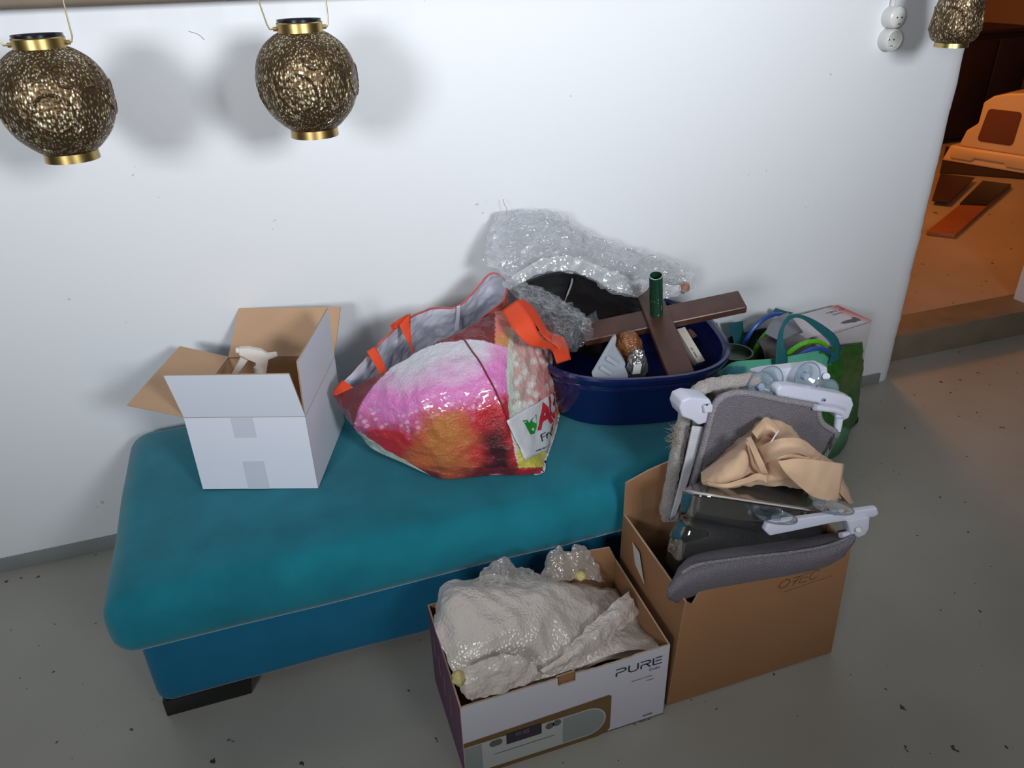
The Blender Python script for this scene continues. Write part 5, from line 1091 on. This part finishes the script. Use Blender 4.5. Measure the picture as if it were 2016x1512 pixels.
hood.prism([lpt(x, 0, z) for x, z in hp], lbk*.40).build('hood', M_litter, lb, bevel=.018, seg=4)
MB().prism([lpt(x, -.006, z) for x, z in dr], lbk*.012).build('flap_door', M_ldoor, lb, bevel=.003)
MB().prism([lpt(x, -.03, z) for x, z in ((-.03, .03), (.13, .03), (.15, .055), (.36, .055), (.38, .03), (.58, .03), (.58, .10), (-.03, .10))], lbk*.03).build('pan_lip', M_litter, lb, bevel=.01)
M_dmat = mat('dark_mat', srgb(52, 34, 30), .8, bump=(40, .3))
pm = [np.array((4.8467,2.2440,0.1300)), np.array((5.2363,1.8680,0.1300)), np.array((5.7292,2.1913,0.1300)), np.array((5.5429,2.8838,0.1300))]
sg = MB().prism([(p[0], p[1], .1255) for p in pm], (0, 0, .012)).build('litter_mat', M_dmat, None, bevel=.003); tag(sg, 'dark mat under the litter box on the floor of the next room', 'mat')
pB_ = [np.array((3.6718,1.1552,0.1500)), np.array((3.7649,1.0434,0.1500)), np.array((4.9763,1.7443,0.1500))]; pB_.append(pB_[0] + pB_[2] - pB_[1])
bd = MB().prism([(p[0], p[1], .1258) for p in pB_], (0, 0, .024)).build('floor_board', mat('board_brown', srgb(150, 86, 50), .45, vary=(4, .15)), None, bevel=.003)
tag(bd, 'long brown board lying flat on the floor of the next room', 'board')
def floor_mat(nm, P_, m, lab_):
    return tag(MB().prism([(p[0], p[1], .1502) for p in P_], (0, 0, .010)).build(nm, m, None, bevel=.002), lab_, 'mat')
floor_mat('black_mat', [(4.2618,1.4963,0.1500), (4.3940,1.4127,0.1500), (4.9339,1.7186,0.1500), (4.8434,1.8654,0.1500)], mat('black_rubber', srgb(26, 20, 20), .5), 'black rectangular mat lying on the brown board in the next room')
floor_mat('brown_mat', [(4.1662,1.6289,0.1500), (4.2286,1.5493,0.1500), (4.8607,1.9512,0.1500), (4.7387,2.1362,0.1500)], mat('dark_brown_rubber', srgb(64, 34, 28), .6), 'dark brown mat beside the black one on the board in the next room')
M_dfur = mat('dark_furniture', srgb(52, 36, 32), .6, bump=(20, .2), vary=(3, .2))
cbn = thing('dark_cabinet', (5.9, 3.1, zf), 'very dark brown cabinet standing behind the litter box in the next room', 'cabinet')
MB().box((5.55, 3.0, zf + .04), (6.35, 3.5, .98)).build('carcass', M_dfur, cbn, bevel=.01)
MB().box((5.52, 2.97, .98), (6.38, 3.53, 1.01)).build('top', M_dfur, cbn, bevel=.008)
for x in (5.58, 5.97): MB().box((x, 2.985, zf + .08), (x + .36, 3.002, .94)).build('door', M_dfur, cbn, bevel=.008)
for x in (5.58, 6.26): MB().box((x, 3.03, zf), (x + .06, 3.4, zf + .05)).build('foot', M_dfur, cbn)
chr_ = thing('armchair', (6.45, 2.45, zf), 'dark rounded armchair seen past the pear lantern in the next room', 'chair')
link('backrest', blob((6.62, 2.62, .72), (.17, .45, .42), .06, 1.4, 4), mat('armchair_fabric', srgb(84, 56, 44), .85, bump=(60, .3)), chr_, True)
link('seat', blob((6.42, 2.4, .36), (.32, .42, .14), .04, 1.5, 7), MATS['armchair_fabric'], chr_, True)
for x, y in ((6.25, 2.15), (6.25, 2.65), (6.6, 2.15), (6.6, 2.7)): MB().tube([(x, y, zf), (x, y, .34)], .02, 10).build('leg', M_dfur, chr_)
